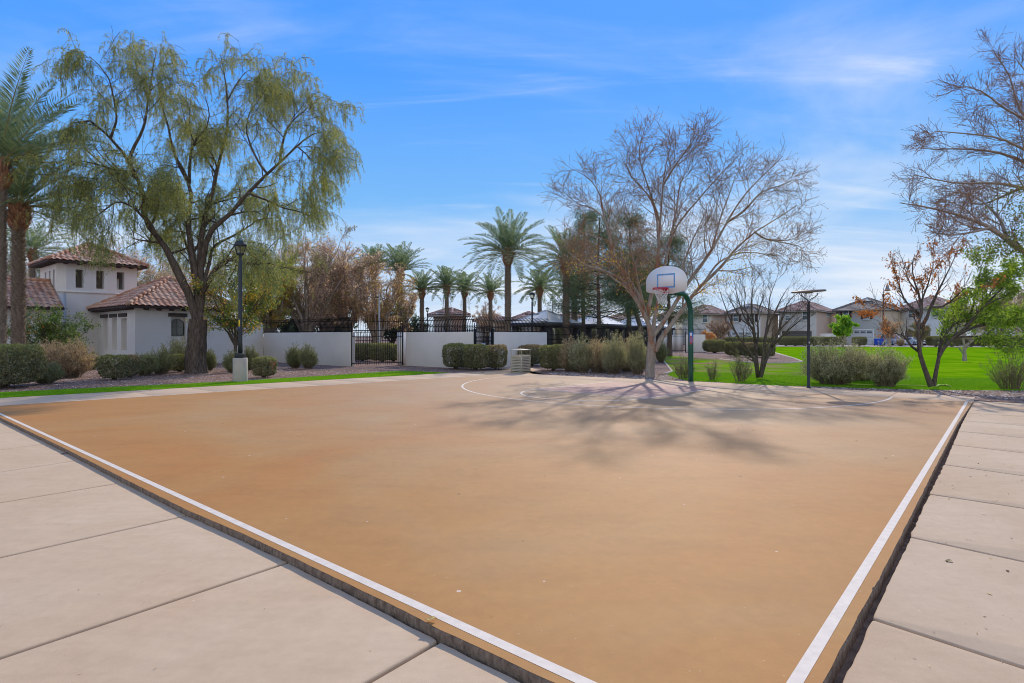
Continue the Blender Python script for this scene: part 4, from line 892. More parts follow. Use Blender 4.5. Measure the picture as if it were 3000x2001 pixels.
# ============================================================= HOUSES, CARS
def house(label,wallc,sidec,pxl,pxc,pxr,Y,eave_py,apex,rise_kind,wins,garage,rooft,sidewins=(),gcol=(.62,.62,.60),dx=None,flatt=False,win_mat=None,seed=0,grp='two-storey houses across the lawn'):
    """pxl..pxc front wall, pxc..pxr side wall, nearest corner at depth Y"""
    O=W(pxc,0,Y)[:2]; fd=-EX[:2]; sd=EY[:2]; EXh=EX
    if pxc>2500: fd=np.array([-.57,.8216]); sd=np.array([.8216,.57])
    EXh=np.array([-fd[0],-fd[1],0.])
    Wd=hit(pxl,O,fd)[0]; Dp=hit(pxr,O,sd)[0]; ze=zat(eave_py,Y)
    t=thing('house',label,'house',(O[0],O[1],0),0,grp)
    P=lambda u,v,z:np.array([fd[0]*u+sd[0]*v,fd[1]*u+sd[1]*v,z])
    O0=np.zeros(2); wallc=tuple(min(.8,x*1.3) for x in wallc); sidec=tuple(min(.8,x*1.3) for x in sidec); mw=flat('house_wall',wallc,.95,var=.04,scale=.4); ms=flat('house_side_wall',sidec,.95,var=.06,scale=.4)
    m=MB(); a=[P(0,0,0),P(Wd,0,0),P(Wd,Dp,0),P(0,Dp,0)]; b=[q+EZ*ze for q in a]
    m.add(a+b,[(0,1,5,4),(1,2,6,5),(2,3,7,6),(4,5,6,7)]); m.build('wall',mw,t)
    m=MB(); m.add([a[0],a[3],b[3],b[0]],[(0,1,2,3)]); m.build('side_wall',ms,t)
    ov=.5; tl=MB();un=MB();ca=MB(); rise=apex
    A=[P(-ov,-ov,ze),P(Wd+ov,-ov,ze),P(Wd+ov,Dp+ov,ze),P(-ov,Dp+ov,ze)]
    wU=Wd+2*ov; wV=Dp+2*ov; zr=ze+rise; h=min(wU,wV)/2
    if wU<=wV: r1=P(Wd/2,-ov+h,zr);r2=P(Wd/2,Dp+ov-h,zr)
    else: r1=P(-ov+h,Dp/2,zr);r2=P(Wd+ov-h,Dp/2,zr)
    fs=[(A[1],A[0],r1 if wU<=wV else r1,r1 if wU<=wV else r2),(A[0],A[3],r2 if wU<=wV else r1,r1),(A[3],A[2],r2,r2 if wU<=wV else r1),(A[2],A[1],r1 if wU<=wV else r2,r2)]
    kw=dict(pitch=.42,course=.5,amp=.085,flatt=flatt,step=.05)
    for i,f in enumerate(fs): roof_face(tl,un,*f,seed=seed+i,**kw)
    for p,q in ((A[0],r1),(A[1],r1 if wU<=wV else r2),(A[3],r2 if wU<=wV else r1),(A[2],r2),(r1,r2)):
        if np.linalg.norm(p-q)>.3: ridge(ca,p+EZ*.08,q+EZ*.08,r=.14,seg=.8)
    un.add([q-EZ*.22 for q in A],[(0,1,2,3)])
    ro=tl.build('roof',rooft,t); un.build('underlay',M_under,ro); ca.build('ridge_cap',rooft,ro)
    fa=MB()
    for i in range(4):
        p,q=A[i]-EZ*.11,A[(i+1)%4]-EZ*.11; d=nrmz(q-p); fa.box((p+q)/2,(np.linalg.norm(q-p),.05,.22),rz=math.atan2(d[1],d[0]))
    fa.build('fascia',flat('fascia_taupe',(.33,.29,.25),.8) if 'fascia_taupe' not in bpy.data.materials else bpy.data.materials['fascia_taupe'],ro)
    if rise_kind=='gablet':
        m=MB(); g0=r1+(A[0]-r1)*.30+EZ*.08; g1=r1+(A[1]-r1)*.30+EZ*.08; ap=r1+EZ*.1-np.array([*sd,0])*.35; g0-=np.array([*sd,0])*.25; g1-=np.array([*sd,0])*.25
        back=r1+np.array([*sd,0])*.6
        m.add([g0,g1,ap],[(0,1,2)]); m.build('gable_vent',mw,ro)
        m=MB(); m.tube([g0,ap,g1],.10,4); m.add([g0,ap,back+EZ*.05],[(0,1,2)]); m.add([ap,g1,back+EZ*.05],[(0,1,2)]); m.build('gable_trim',M_white if False else bpy.data.materials['fascia_taupe'],ro)
    nf=-np.array([*sd,0]); d3=np.array([*fd,0])
    axf=np.array([d3,nf,EZ])
    Mg=bpy.data.materials.get('house_glass') or flat('house_glass',(.14,.20,.21),.15,var=.3,scale=.7,spec=.7)
    Mbl=bpy.data.materials.get('shutter_brown') or flat('shutter_brown',(.07,.05,.05),.8)
    def win(pa,pb,ya,yb,sh,grid=False):
        u1,Y1=hit(pa,O,fd);u0,Y0=hit(pb,O,fd); Ym=(Y0+Y1)/2; z1,z0=zat(ya,Ym),zat(yb,Ym); c=P((u0+u1)/2,0,(z0+z1)/2); w_=u1-u0; hh=z1-z0
        m=MB(); 
        for s in(-1,1): m.box(c+d3*s*w_/2+nf*.05,(.09,.12,hh+.1),ax=axf)
        for z_ in(-hh/2,hh/2,0): m.box(c+EZ*z_+nf*.05,(w_-.09,.11,.09),ax=axf)
        m.box(c-EZ*(hh/2+.12)+nf*.09,(w_+.3,.2,.10),ax=axf)
        o=m.build('window',M_white,t); m=MB(); m.box(c+nf*.02,(w_-.05,.05,hh-.05),ax=axf); m.build('pane',Mg,o)
        if sh:
            for s in(-1,1): m=MB(); m.box(c+d3*s*(w_/2+.26)+nf*.03,(.42,.06,hh+.1),ax=axf); m.build('shutter',Mbl,t)
    for q in wins: win(*q)
    for(pa,pb,ya,yb) in sidewins:
        u0,Y0=hit(pa,O,sd);u1,Y1=hit(pb,O,sd); z1,z0=zat(ya,(Y0+Y1)/2),zat(yb,(Y0+Y1)/2); n2=EXh; ax2=np.array([np.array([*sd,0]),n2,EZ]); c=P(0,(u0+u1)/2,(z0+z1)/2)
        m=MB(); 
        for s in(-1,0,1): m.box(c+np.array([*sd,0])*s*(u1-u0)/2+n2*.04,(.1,.1,z1-z0+.1),ax=ax2)
        for s in(-1,1): m.box(c+EZ*s*(z1-z0)/2+n2*.04,(u1-u0+.2,.09,.1),ax=ax2)
        o=m.build('window',M_white,t); m=MB(); m.box(c+n2*.01,(u1-u0,.05,z1-z0),ax=ax2); m.build('pane',Mg,o)
    if garage:
        pa,pb,yt,panes=garage; u1,Y1=hit(pa,O,fd);u0,Y0=hit(pb,O,fd); zt=zat(yt,(Y0+Y1)/2); w_=u1-u0; c=P((u0+u1)/2,0,zt/2)
        mg=flat('garage_paint',gcol,.6,var=.03)
        m=MB()
        for k in range(4): m.box(P((u0+u1)/2,0,zt*(k+.5)/4)+nf*.03,(w_,.06,zt/4-.03),ax=axf)
        g=m.build('garage_door',mg,t,bevel=.01)
        if panes:
            m=MB()
            for k in range(4): m.box(P(u0+w_*(k+.5)/4,0,zt*.875)+nf*.065,(w_/4-.25,.02,zt/4*.5),ax=axf)
            m.build('pane',Mg,g)
        m=MB(); m.box(P((u0+u1)/2,0,zt+.1)+nf*.05,(w_+.5,.14,.22),ax=axf)
        for s in(-1,1): m.box(c+d3*s*(w_/2+.12)+nf*.05,(.2,.12,zt),ax=axf)
        m.build('garage_trim',M_white if gcol[0]>.3 else mw,t)
        lm=MB(); lm.box(P(u1+.55,0,2.0)+nf*.1,(.16,.16,.35),ax=axf); lm.build('wall_light',M_beam,t)
    return t
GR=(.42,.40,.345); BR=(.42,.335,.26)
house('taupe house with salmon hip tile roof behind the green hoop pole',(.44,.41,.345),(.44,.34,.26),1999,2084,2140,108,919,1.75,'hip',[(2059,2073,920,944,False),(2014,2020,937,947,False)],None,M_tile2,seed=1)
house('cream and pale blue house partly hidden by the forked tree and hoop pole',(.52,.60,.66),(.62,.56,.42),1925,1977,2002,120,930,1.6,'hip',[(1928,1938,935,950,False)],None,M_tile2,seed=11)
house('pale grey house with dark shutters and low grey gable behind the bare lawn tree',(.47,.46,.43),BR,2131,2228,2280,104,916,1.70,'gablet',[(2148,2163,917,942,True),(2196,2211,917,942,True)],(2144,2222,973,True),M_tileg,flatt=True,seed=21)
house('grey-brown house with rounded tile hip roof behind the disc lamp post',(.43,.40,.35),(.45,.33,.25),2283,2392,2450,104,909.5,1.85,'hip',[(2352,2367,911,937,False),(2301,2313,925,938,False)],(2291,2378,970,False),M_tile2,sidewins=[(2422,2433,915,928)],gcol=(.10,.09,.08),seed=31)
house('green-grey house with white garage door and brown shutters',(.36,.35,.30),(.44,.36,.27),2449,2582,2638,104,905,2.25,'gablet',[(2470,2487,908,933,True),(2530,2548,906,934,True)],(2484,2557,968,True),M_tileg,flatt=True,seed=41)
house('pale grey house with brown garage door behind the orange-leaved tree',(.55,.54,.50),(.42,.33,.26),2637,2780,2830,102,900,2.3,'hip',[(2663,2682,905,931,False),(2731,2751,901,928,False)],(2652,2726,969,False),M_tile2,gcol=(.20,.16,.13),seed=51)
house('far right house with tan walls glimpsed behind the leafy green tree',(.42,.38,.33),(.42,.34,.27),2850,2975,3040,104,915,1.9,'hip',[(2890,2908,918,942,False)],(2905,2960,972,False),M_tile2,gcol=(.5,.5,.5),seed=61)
house('low tan house with solar panels seen over the picket fence among the small palms',(.40,.33,.27),(.36,.24,.18),1270,1325,1362,70,922,.75,'hip',[(1300,1312,945,968,False)],None,M_tile2,seed=71,grp='low houses behind the pool yard')
hs=[o for o in bpy.data.objects if o.get('label','').startswith('low tan house with solar')][0]
m=MB(); 
O=W(1325,0,70)[:2]; q=np.array([-EX[0]*1.6+EY[0]*.35,-EX[1]*1.6+EY[1]*.35,zat(914,70)+.02]); m.box(q,(1.9,.9,.06),rz=math.atan2(EX[1],EX[0])); o=m.build('solar_panel',flat('panel_glass',(.35,.42,.5),.2,var=.05),hs); 
for i,(l,a,b,c,Y,e,ap) in enumerate((('long low house roof left of the nearest shade pavilion',1500,1560,1600,90,936,1.2),('low salmon roof behind the two middle pavilions',1625,1700,1745,95,930,1.1),('low roof behind the third pavilion',1770,1850,1900,100,935,1.2),('low tan roof left of the tall centre palm',1395,1450,1490,92,938,1.0),('low roof far behind the stucco tower',240,330,400,90,935,1.2))):
    house(l,(.40,.34,.28),(.36,.27,.2),a,b,c,Y,e,ap,'hip',[],None,M_tile2,seed=80+i,grp='low houses behind the pool yard')
def lowwall(label,px0,px1,py0,Y,h):
    a=W(px0,0,Y);b=W(px1,0,Y); t=thing('yard_wall',label,'wall',(a[0],a[1],0)); m=MB(); m.box(((b[0]-a[0])/2,0,h/2),(b[0]-a[0],.2,h)); m.box(((b[0]-a[0])/2,0,h+.03),(b[0]-a[0]+.06,.26,.06)); m.build('wall',M_stucco2,t)
lowwall('low pale yard wall between taupe house and shuttered grey house',2096,2131,0,107,2.0)
lowwall('low pale yard wall between lamp post house and white garage house',2394,2450,0,106,2.0)
lowwall('low pale yard wall between white garage house and brown garage house',2583,2637,0,106,2.0)
# ---- cars, front toward the viewer
M_tyre=flat('tyre',(.015,.015,.015),.85); M_chrome=flat('chrome',(.5,.5,.52),.2,metal=.9,var=.05); M_cglass=flat('car_glass',(.10,.14,.17),.08,var=.15,spec=.8); M_hl=flat('headlight',(.65,.68,.7),.15,var=.05); M_grille=flat('grille',(.03,.03,.035),.4)
def car(label,px,py,Y,paint,suv,rz,lights=True,W_=1.85,L_=4.6,cat='car'):
    g=W(px,0,Y); t=thing('parked_car',label,cat,(g[0],g[1],0),rz,'cars parked by the houses')
    hh=1.72 if suv else 1.44; hood=1.02 if suv else .86
    prof=[(-L_/2,.35),(-L_/2-.03,.62),(-L_/2+.12,hood-.05),(-L_/2+1.15,hood+.05),(-L_/2+1.85,hh-.08),(-L_/2+2.4,hh),(L_/2-(.5 if suv else 1.3),hh-.03),(L_/2-(.12 if suv else .55),hood+.12),(L_/2-.02,hood),(L_/2,.4),(L_/2-.3,.25),(-L_/2+.3,.25)]
    # body as lofted cross-sections in y (front = -y)
    V=[];n=len(prof)
    secs=[(-.5,0.0),(-.47,.06),(-.30,.10),(.30,.10),(.47,.06),(.5,0.0)]
    for sx,_ in secs:
        for (yy,zz) in prof:
            k=1.0 if zz<=hood+.06 else (1-.22*(zz-hood)/(hh-hood)); ys=yy*(1-.05*abs(sx*2)**3); zs=zz-(.05*abs(sx*2)**4 if zz>.5 else 0); V.append((sx*W_*k,ys,zs))
    F_=[(i*n+j,i*n+(j+1)%n,(i+1)*n+(j+1)%n,(i+1)*n+j) for i in range(len(secs)-1) for j in range(n)]+[tuple(range(n)),tuple(range((len(secs))*n-1,(len(secs)-1)*n-1,-1))]
    m=MB(); m.add(V,F_); m.build('body',paint,t,bevel=.03)
    m=MB(); y0,z0,y1_,z1=-L_/2+1.2,hood+.10,-L_/2+1.86,hh-.10
    m.add([(-.78*W_/1.85,y0-.03,z0),(.78*W_/1.85,y0-.03,z0),(.64,y1_-.05,z1),(-.64,y1_-.05,z1)],[(0,1,2,3)]); m.build('windscreen',M_cglass,t)
    for s in(-1,1):
        m=MB(); x=lambda z:s*(W_/2*(1-.22*(z-hood)/(hh-hood))+.006); zz0,zz1=hood+.10,hh-.14
        m.add([(x(zz0),-L_/2+1.45,zz0),(x(zz0),L_/2-.8,zz0),(x(zz1),L_/2-1.1,zz1),(x(zz1),-L_/2+2.1,zz1)],[(0,1,2,3)]); m.build('side_window',M_cglass,t)
    for s in(-1,1):
        for y in(-L_/2+.85,L_/2-.85):
            m=MB(); m.tube([(s*(W_/2-.22),y,.34),(s*(W_/2+.01),y,.34)],.34,18); wv=m.build('wheel',M_tyre,t); m=MB(); m.tube([(s*(W_/2),y,.34),(s*(W_/2+.02),y,.34)],.2,12); m.build('rim',M_chrome,wv)
    for s in(-1,1): m=MB(); m.box((s*W_*.37,-L_/2+.015,hood-.22),(.36,.12,.16)); m.build('headlight',M_hl,t,bevel=.02)
    m=MB(); m.box((0,-L_/2-.02,hood-.24),(W_*.46,.08,.2)); m.build('grille',M_grille,t,bevel=.02)
    m=MB(); m.box((0,-L_/2-.05,.45),(W_*.98,.16,.2)); m.build('bumper',M_chrome if suv else paint,t,bevel=.04)
    m=MB(); m.box((0,-L_/2-.14,.47),(.5,.02,.14)); m.build('number_plate',M_white,t)
    for s in(-1,1): m=MB(); m.box((s*(W_/2+.10),-L_/2+1.55,hood+.14),(.2,.1,.14)); m.build('mirror',paint,t,bevel=.02)
    return t
P_silver=flat('silver_paint',(.45,.46,.48),.25,metal=.3,var=.03,spec=.6); P_white=flat('car_white',(.68,.68,.66),.25,var=.02,spec=.6); P_dark=flat('car_dark',(.03,.035,.045),.25,var=.05,spec=.6)
car('silver sport utility vehicle facing the lawn beside the blue bin',2610,0,99,P_silver,True,R(4),W_=1.95)
car('white sedan facing the lawn in front of the brown garage door',2679,0,99,P_white,False,R(-3),W_=1.8)
car('dark car glimpsed behind the long clipped hedge, near the bare tree',2190,0,99,P_dark,True,R(60))
car('white car roof showing over the clipped hedge left of the bare tree',2160,0,98,P_white,False,R(75))
car('dark car parked before the unlit garage behind the hedge by the disc lamp post',2325,0,99,P_dark,False,R(12))
def wheelie(label,px,Y,mat):
    g=W(px,0,Y); t=thing('wheelie_bin',label,'bin',(g[0],g[1],0),R(10))
    m=MB(); m.box((0,0,.60),(.62,.72,1.0),taper=1.12); m.build('body',mat,t,bevel=.03)
    m=MB(); m.box((0,0,1.14),(.74,.84,.07)); m.tube([(-.36,.42,1.12),(.36,.42,1.12)],.03,6); m.build('lid',mat,t,bevel=.02)
    for s in(-1,1): m=MB(); m.tube([(s*.26,.32,.12),(s*.34,.32,.12)],.12,12); m.build('wheel',M_tyre,t)
M_blue=flat('blue_plastic',(.01,.07,.42),.5,var=.1)
wheelie('blue wheelie bin standing left of the silver vehicle',2571,96,M_blue)
wheelie('second blue wheelie bin nearer the street lamp pole',2580.5,96.8,M_blue)
# ============================================================= VEGETATION
def unit(a): return a/(np.linalg.norm(a,axis=-1,keepdims=True)+1e-9)
def smooth_path(pts,K,jit=.0,r=rng):
    P=np.array(pts,float); seg=np.r_[0,np.cumsum(np.linalg.norm(np.diff(P,axis=0),axis=1))]; t=np.linspace(0,seg[-1],K*4)
    Q=np.stack([np.interp(t,seg,P[:,i]) for i in range(3)],1)
    w=max(3,int(K*4/len(P)*.8)|1); ker=np.hanning(w+2)[1:-1]; ker/=ker.sum(); h=w//2
    Qp=np.r_[np.repeat(Q[:1],h,0)+(np.arange(-h,0)[:,None])*(Q[1]-Q[0]),Q,np.repeat(Q[-1:],h,0)+(np.arange(1,h+1)[:,None])*(Q[-1]-Q[-2])]
    S=np.stack([np.convolve(Qp[:,i],ker,'valid') for i in range(3)],1)
    idx=np.linspace(0,len(S)-1,K).round().astype(int); S=S[idx]; 
    if jit: S[1:-1]+=r.normal(0,jit,(K-2,3))
    return S
def spawn(P,Rd,n,t0,t1,ang,length,K,up=0.,jit=.12,rr=.55,rend=.3,lenfall=.5,r=rng,flat=0.,even=True):
    """children along each parent branch. P (N,Kp,3)"""
    N_,Kp,_=P.shape; M=N_*n; pi=np.repeat(np.arange(N_),n)
    t=(np.tile((np.arange(n)+.5)/n,N_)+r.uniform(-.5,.5,M)/n); t=t0+(t1-t0)*np.clip(t,0,1)
    f=t*(Kp-1); i=np.minimum(f.astype(int),Kp-2); a=f-i
    base=P[pi,i]*(1-a)[:,None]+P[pi,i+1]*a[:,None]; tan=unit(P[pi,i+1]-P[pi,i]); rad=Rd[pi,i]*(1-a)+Rd[pi,i+1]*a
    rnd=unit(r.normal(size=(M,3))); perp=unit(rnd-(rnd*tan).sum(1,keepdims=True)*tan)
    if flat: perp[:,2]*=(1-flat); perp=unit(perp)
    an=ang*r.uniform(.6,1.3,M); d=unit(tan*np.cos(an)[:,None]+perp*np.sin(an)[:,None])
    Ls=length*(1-lenfall*t)*r.uniform(.55,1.2,M); st=Ls/(K-1)
    C=np.empty((M,K,3)); C[:,0]=base; 
    bend=unit(r.normal(size=(M,3)))*jit
    for k in range(1,K):
        d=unit(d+r.normal(0,jit,(M,3))*.6+bend*.4+np.array([0,0,up])); C[:,k]=C[:,k-1]+d*st[:,None]
    R0=np.minimum(rad*rr,rad*.95); Rc=R0[:,None]*np.linspace(1,rend,K)[None]
    return C,Rc,pi
def leaves_at(P,n,size,wid,r=rng,spread=.03,hang=0.,t0=.2):
    N_,K,_=P.shape; M=N_*n; pi=np.repeat(np.arange(N_),n); f=r.uniform(t0,1,M)*(K-1); i=np.minimum(f.astype(int),K-2); a=f-i
    c=P[pi,i]*(1-a)[:,None]+P[pi,i+1]*a[:,None]+r.normal(0,spread,(M,3)); u=unit(r.normal(size=(M,3))+np.array([0,0,-hang])); v=unit(np.cross(u,r.normal(size=(M,3))))
    s=r.uniform(.6,1.25,M)[:,None]; return c+u*s*size*.5,u*s*size/2,v*s*wid/2
M_bark_mesq=barkmat('dark_mesquite_bark',(.05,.038,.03),(.16,.125,.10),4,.22,1.0)
M_bark_pale=barkmat('pale_grey_bark',(.26,.21,.17),(.42,.36,.31),3,.3,.5,patch=(.30,.15,.095))
M_bark_dark=barkmat('dark_bark',(.065,.052,.043),(.17,.14,.115),6,.3,.7)
M_bark_tan=barkmat('tan_bark',(.25,.195,.155),(.42,.35,.29),4,.3,.5)
M_twig_rust=flat('rust_twig',(.38,.26,.20),.95,var=.3,spec=.1)
M_twig_grey=flat('grey_twig',(.27,.175,.12),.95,var=.3,spec=.1)
def rel(P,o): return P-np.array([o[0],o[1],0])
class Tree:
    def __init__(s,name,label,cat,base,group=None): s.t=thing(name,label,cat,(base[0],base[1],0),0,group); s.b=np.array([base[0],base[1],0.])
    def part(s,mb,name,mat,**k): return mb.build(name,mat,s.t,**k)
def limb(pts,Y0,dY,r0,r1,K=14,base=None,jit=0.):
    """pixel polyline at varying depth -> branch path (world) and radii"""
    n=len(pts); seg=np.r_[0,np.cumsum([math.hypot(pts[i+1][0]-pts[i][0],pts[i+1][1]-pts[i][1]) for i in range(n-1)])]; seg/=seg[-1]
    ys=Y0+dY*seg if np.isscalar(dY) else np.interp(seg,np.linspace(0,1,len(dY)),np.array(dY)+Y0)
    P=smooth_path([W(p[0],p[1],y) for p,y in zip(pts,ys)],K,jit); return P,r0+(r1-r0)*np.linspace(0,1,K)**.8
def bumpy(P,Rd,sides,amp,mb,flare=0):
    """trunk with ridged cross-section"""
    P=np.array(P);K=len(P); T=unit(np.gradient(P,axis=0)); A=unit(np.cross(T,np.array([0,1.,.01]))); B=np.cross(T,A); th=np.arange(sides)*2*np.pi/sides; V=[]
    for k in range(K):
        for j,t in enumerate(th):
            q=P[k]+A[k]*math.cos(t)+B[k]*math.sin(t); rr=Rd[k]*(1+amp*mnoise.noise(Vector((math.cos(t)*2,math.sin(t)*2,P[k][2]*.6)))+amp*.6*mnoise.noise(Vector((math.cos(t)*5,math.sin(t)*5,P[k][2]*1.3))))
            V.append(P[k]+(A[k]*math.cos(t)+B[k]*math.sin(t))*rr)
    mb.add(V,[(k*sides+j,k*sides+(j+1)%sides,(k+1)*sides+(j+1)%sides,(k+1)*sides+j)[::-1] for k in range(K-1) for j in range(sides)])

# ---------------- the big weeping mesquite
r=np.random.default_rng(21)
b0=G(578,1092); Yq=b0[1]; T=Tree('weeping_tree','large dark-trunked weeping tree with hanging yellow-green foliage in front of the clubhouse','tree',b0)
px=Yq/F
tp,tr=limb([(575,1096),(574,1060),(576,1010),(579,960),(581,935)],Yq,0,.355,.33,20)
tr=tr*(1+.38*np.exp(-np.linspace(0,6,20)))
LM=[ # points, depth drift, r0, r1
 ([(579,945),(562,890),(546,840),(518,793),(493,736),(461,693),(425,650),(418,620),(425,576),(405,528),(377,471),(350,432),(324,404),(272,356),(240,345),(215,360)],[0,-.3,.2,-1,-2.2],.25,.03),
 ([(377,471),(391,432),(410,400),(425,361),(434,289),(449,193),(458,150)],[-1,-.6,.4],.10,.012),
 ([(324,404),(343,351),(334,289),(320,230),(290,190),(262,165)],[-1.6,-2.2],.07,.012),
 ([(461,693),(440,650),(420,638),(395,610),(365,593),(335,592),(320,605),(285,632),(252,650)],[-.5,-2.4],.09,.015),
 ([(405,528),(367,499),(324,495),(281,480),(235,470),(200,490)],[-.8,-2],.08,.012),
 ([(425,576),(400,545),(370,540),(330,550),(290,560)],[-.8,.8],.06,.012),
 ([(581,945),(580,890),(578,840),(566,760),(557,704),(552,660),(549,638),(562,600),(560,560),(554,538),(535,504),(506,442),(496,380),(480,330),(470,290)],[0,.4,1.2,1.6],.24,.025),
 ([(554,538),(556,480),(561,432),(585,395),(606,375),(615,330),(600,280)],[1.1,.6],.11,.012),
 ([(549,638),(520,600),(490,560),(460,555)],[.6,-.8],.06,.012),
 ([(582,940),(590,890),(588,830),(589,780),(585,720),(595,670),(606,614),(621,576),(633,509),(645,460),(659,423),(669,337),(664,265),(655,200),(646,160)],[0,.6,1.6,2.2],.22,.015),
 ([(664,300),(690,250),(715,215),(740,200)],[2,2.4],.05,.01),
 ([(589,780),(611,681),(640,655),(669,633),(726,566),(783,509),(826,471),(870,428),(900,402),(925,388),(950,385)],[.4,.1,-.4],.19,.02),
 ([(822,474),(822,447),(836,385),(860,350),(893,323),(920,300),(935,298)],[-.2,.2],.09,.012),
 ([(870,428),(895,450),(925,480)],[-.2,-.8],.05,.012),
 ([(783,509),(760,480),(735,430),(720,380),(730,330),(760,290),(790,245)],[-1,.8],.07,.012),
 ([(726,566),(790,590),(830,610),(880,620),(920,640)],[-.6,1.5],.07,.012),
 ([(590,860),(604,840),(618,810),(636,783),(650,766),(664,760),(693,764),(750,776),(790,772)],[0,-1.2],.15,.04),
 ([(590,860),(600,811),(608,790),(614,772),(621,726),(646,708),(686,690),(721,669),(760,640),(800,640)],[0,2.5],.13,.02),
 ([(640,655),(600,640),(560,620),(520,640)],[.2,3.2],.06,.01),
 ([(606,614),(630,590),(700,560),(740,540)],[1.6,3.6],.07,.012),
 ([(560,760),(540,700),(520,640),(470,600),(430,590)],[1,3.5],.09,.012),
 ([(633,509),(600,460),(570,420),(540,350),(530,300)],[2,3.8],.07,.012),
 ([(425,576),(380,560),(300,480),(240,430),(180,400)],[0,2.8],.09,.012)]
mb=MB(); bumpy(tp,tr,22,.28,mb)
LP=[];LR=[]
for pts,dy,r0,r1 in LM:
    P,Rr_=limb(pts,Yq,dy,r0*.74,r1,16); LP.append(P);LR.append(Rr_)
    if r0>.13: bumpy(P,Rr_,14,.22,mb)
    else: mb.tube(P,Rr_,9)
LP=np.array(LP)-T.b; LR=np.array(LR)
for k in range(len(mb.V)): mb.V[k]=mb.V[k]-T.b
# second-order branches
n2,R2_,_=spawn(LP,LR,11,.25,1.0,.9,2.1,9,up=.02,jit=.16,rr=.5,r=r,lenfall=.25)
n3,R3_,_=spawn(n2,R2_,5,.25,1.0,.85,1.15,7,up=-.12,jit=.2,rr=.6,r=r,lenfall=.2)
mb.tubes(n2,R2_,5); mb.tubes(n3,np.maximum(R3_,.007),4)
T.part(mb,'trunk',M_bark_mesq,smooth=True)
# hanging strands
def clean(P,Rr_,keep): return P[keep],Rr_[keep]
st,Rs,_=spawn(n3,R3_,9,.15,1.0,1.0,.78,8,up=-.5,jit=.08,rr=.6,r=r,lenfall=.1)
L2 ,RL2,_=spawn(n2,R2_,6,.3,1.0,1.0,1.2,8,up=-.5,jit=.08,rr=.4,r=r,lenfall=.1)
st=np.r_[st,L2]
kp=np.array([mnoise.noise(Vector(q[0]*.62+np.array([3.1,0,7.])))+.35*mnoise.noise(Vector(q[0]*1.9)) for q in st])>-.12; st=st[kp]
# long curtains near the left window side and right side
c_mb=MB(); 
hang_pts=[(W(x,y,Yq+dy)-T.b) for x,y,dy in [(285,640,-2),(292,650,-2.1),(300,610,-2),(252,650,-2.4),(262,655,-2.2),(275,600,-1.8),(268,640,-2),(900,620,1.5),(870,640,1.2),(830,640,2),(800,650,2.2),(760,660,2),(845,600,1.5),(780,700,2.5),(820,690,2.5),(720,720,2.8),(690,760,2.6),(740,760,2.6),(660,780,2.4),(850,690,2.5),(770,740,2.4),(930,500,-.6),(955,430,-.5),(965,400,-.4),(945,520,-.6),(910,560,-.4),(700,640,2.4),(640,700,2.4),(615,640,2),(540,700,2.2),(480,700,2.6),(440,640,3),(200,520,-1),(180,480,-1),(225,560,-1.5)]]
ex=[]
for q in hang_pts:
    m_=14; bs=q+r.normal(0,.28,(m_,3)); Ls=r.uniform(.7,1.9,m_)
    for b_,l in zip(bs,Ls): ex.append(np.stack([b_+np.array([.06*math.sin(k*.9+b_[0]*5),.05*math.cos(k+b_[1]),-l*k/7]) for k in range(8)]))
st=np.r_[st,np.array(ex)]
tw=MB(); tw.tubes(st,np.full(st.shape[:2],.0035),3); T.part(tw,'twigs',flat('green_twig',(.12,.13,.055),.9,var=.2))
lf=MB(); C,U,V=leaves_at(st,36,.085,.020,r,.025,1.2,0.0); 
hi=(C[:,2]+r.normal(0,1.2,len(C)))>8.6
lf.quads(C[~hi],U[~hi],V[~hi]); fo=T.part(lf,'foliage',leafmat('weeping_leaf',[(.085,.115,.062),(.125,.155,.078),(.175,.205,.09),(.24,.25,.075),(.35,.31,.05)],.5,gain=1.9))
l2=MB(); l2.quads(C[hi],U[hi],V[hi]); T.part(l2,'crown',leafmat('weeping_leaf_top',[(.095,.13,.065),(.15,.175,.075),(.21,.21,.065),(.31,.265,.05)],.5,gain=1.9))

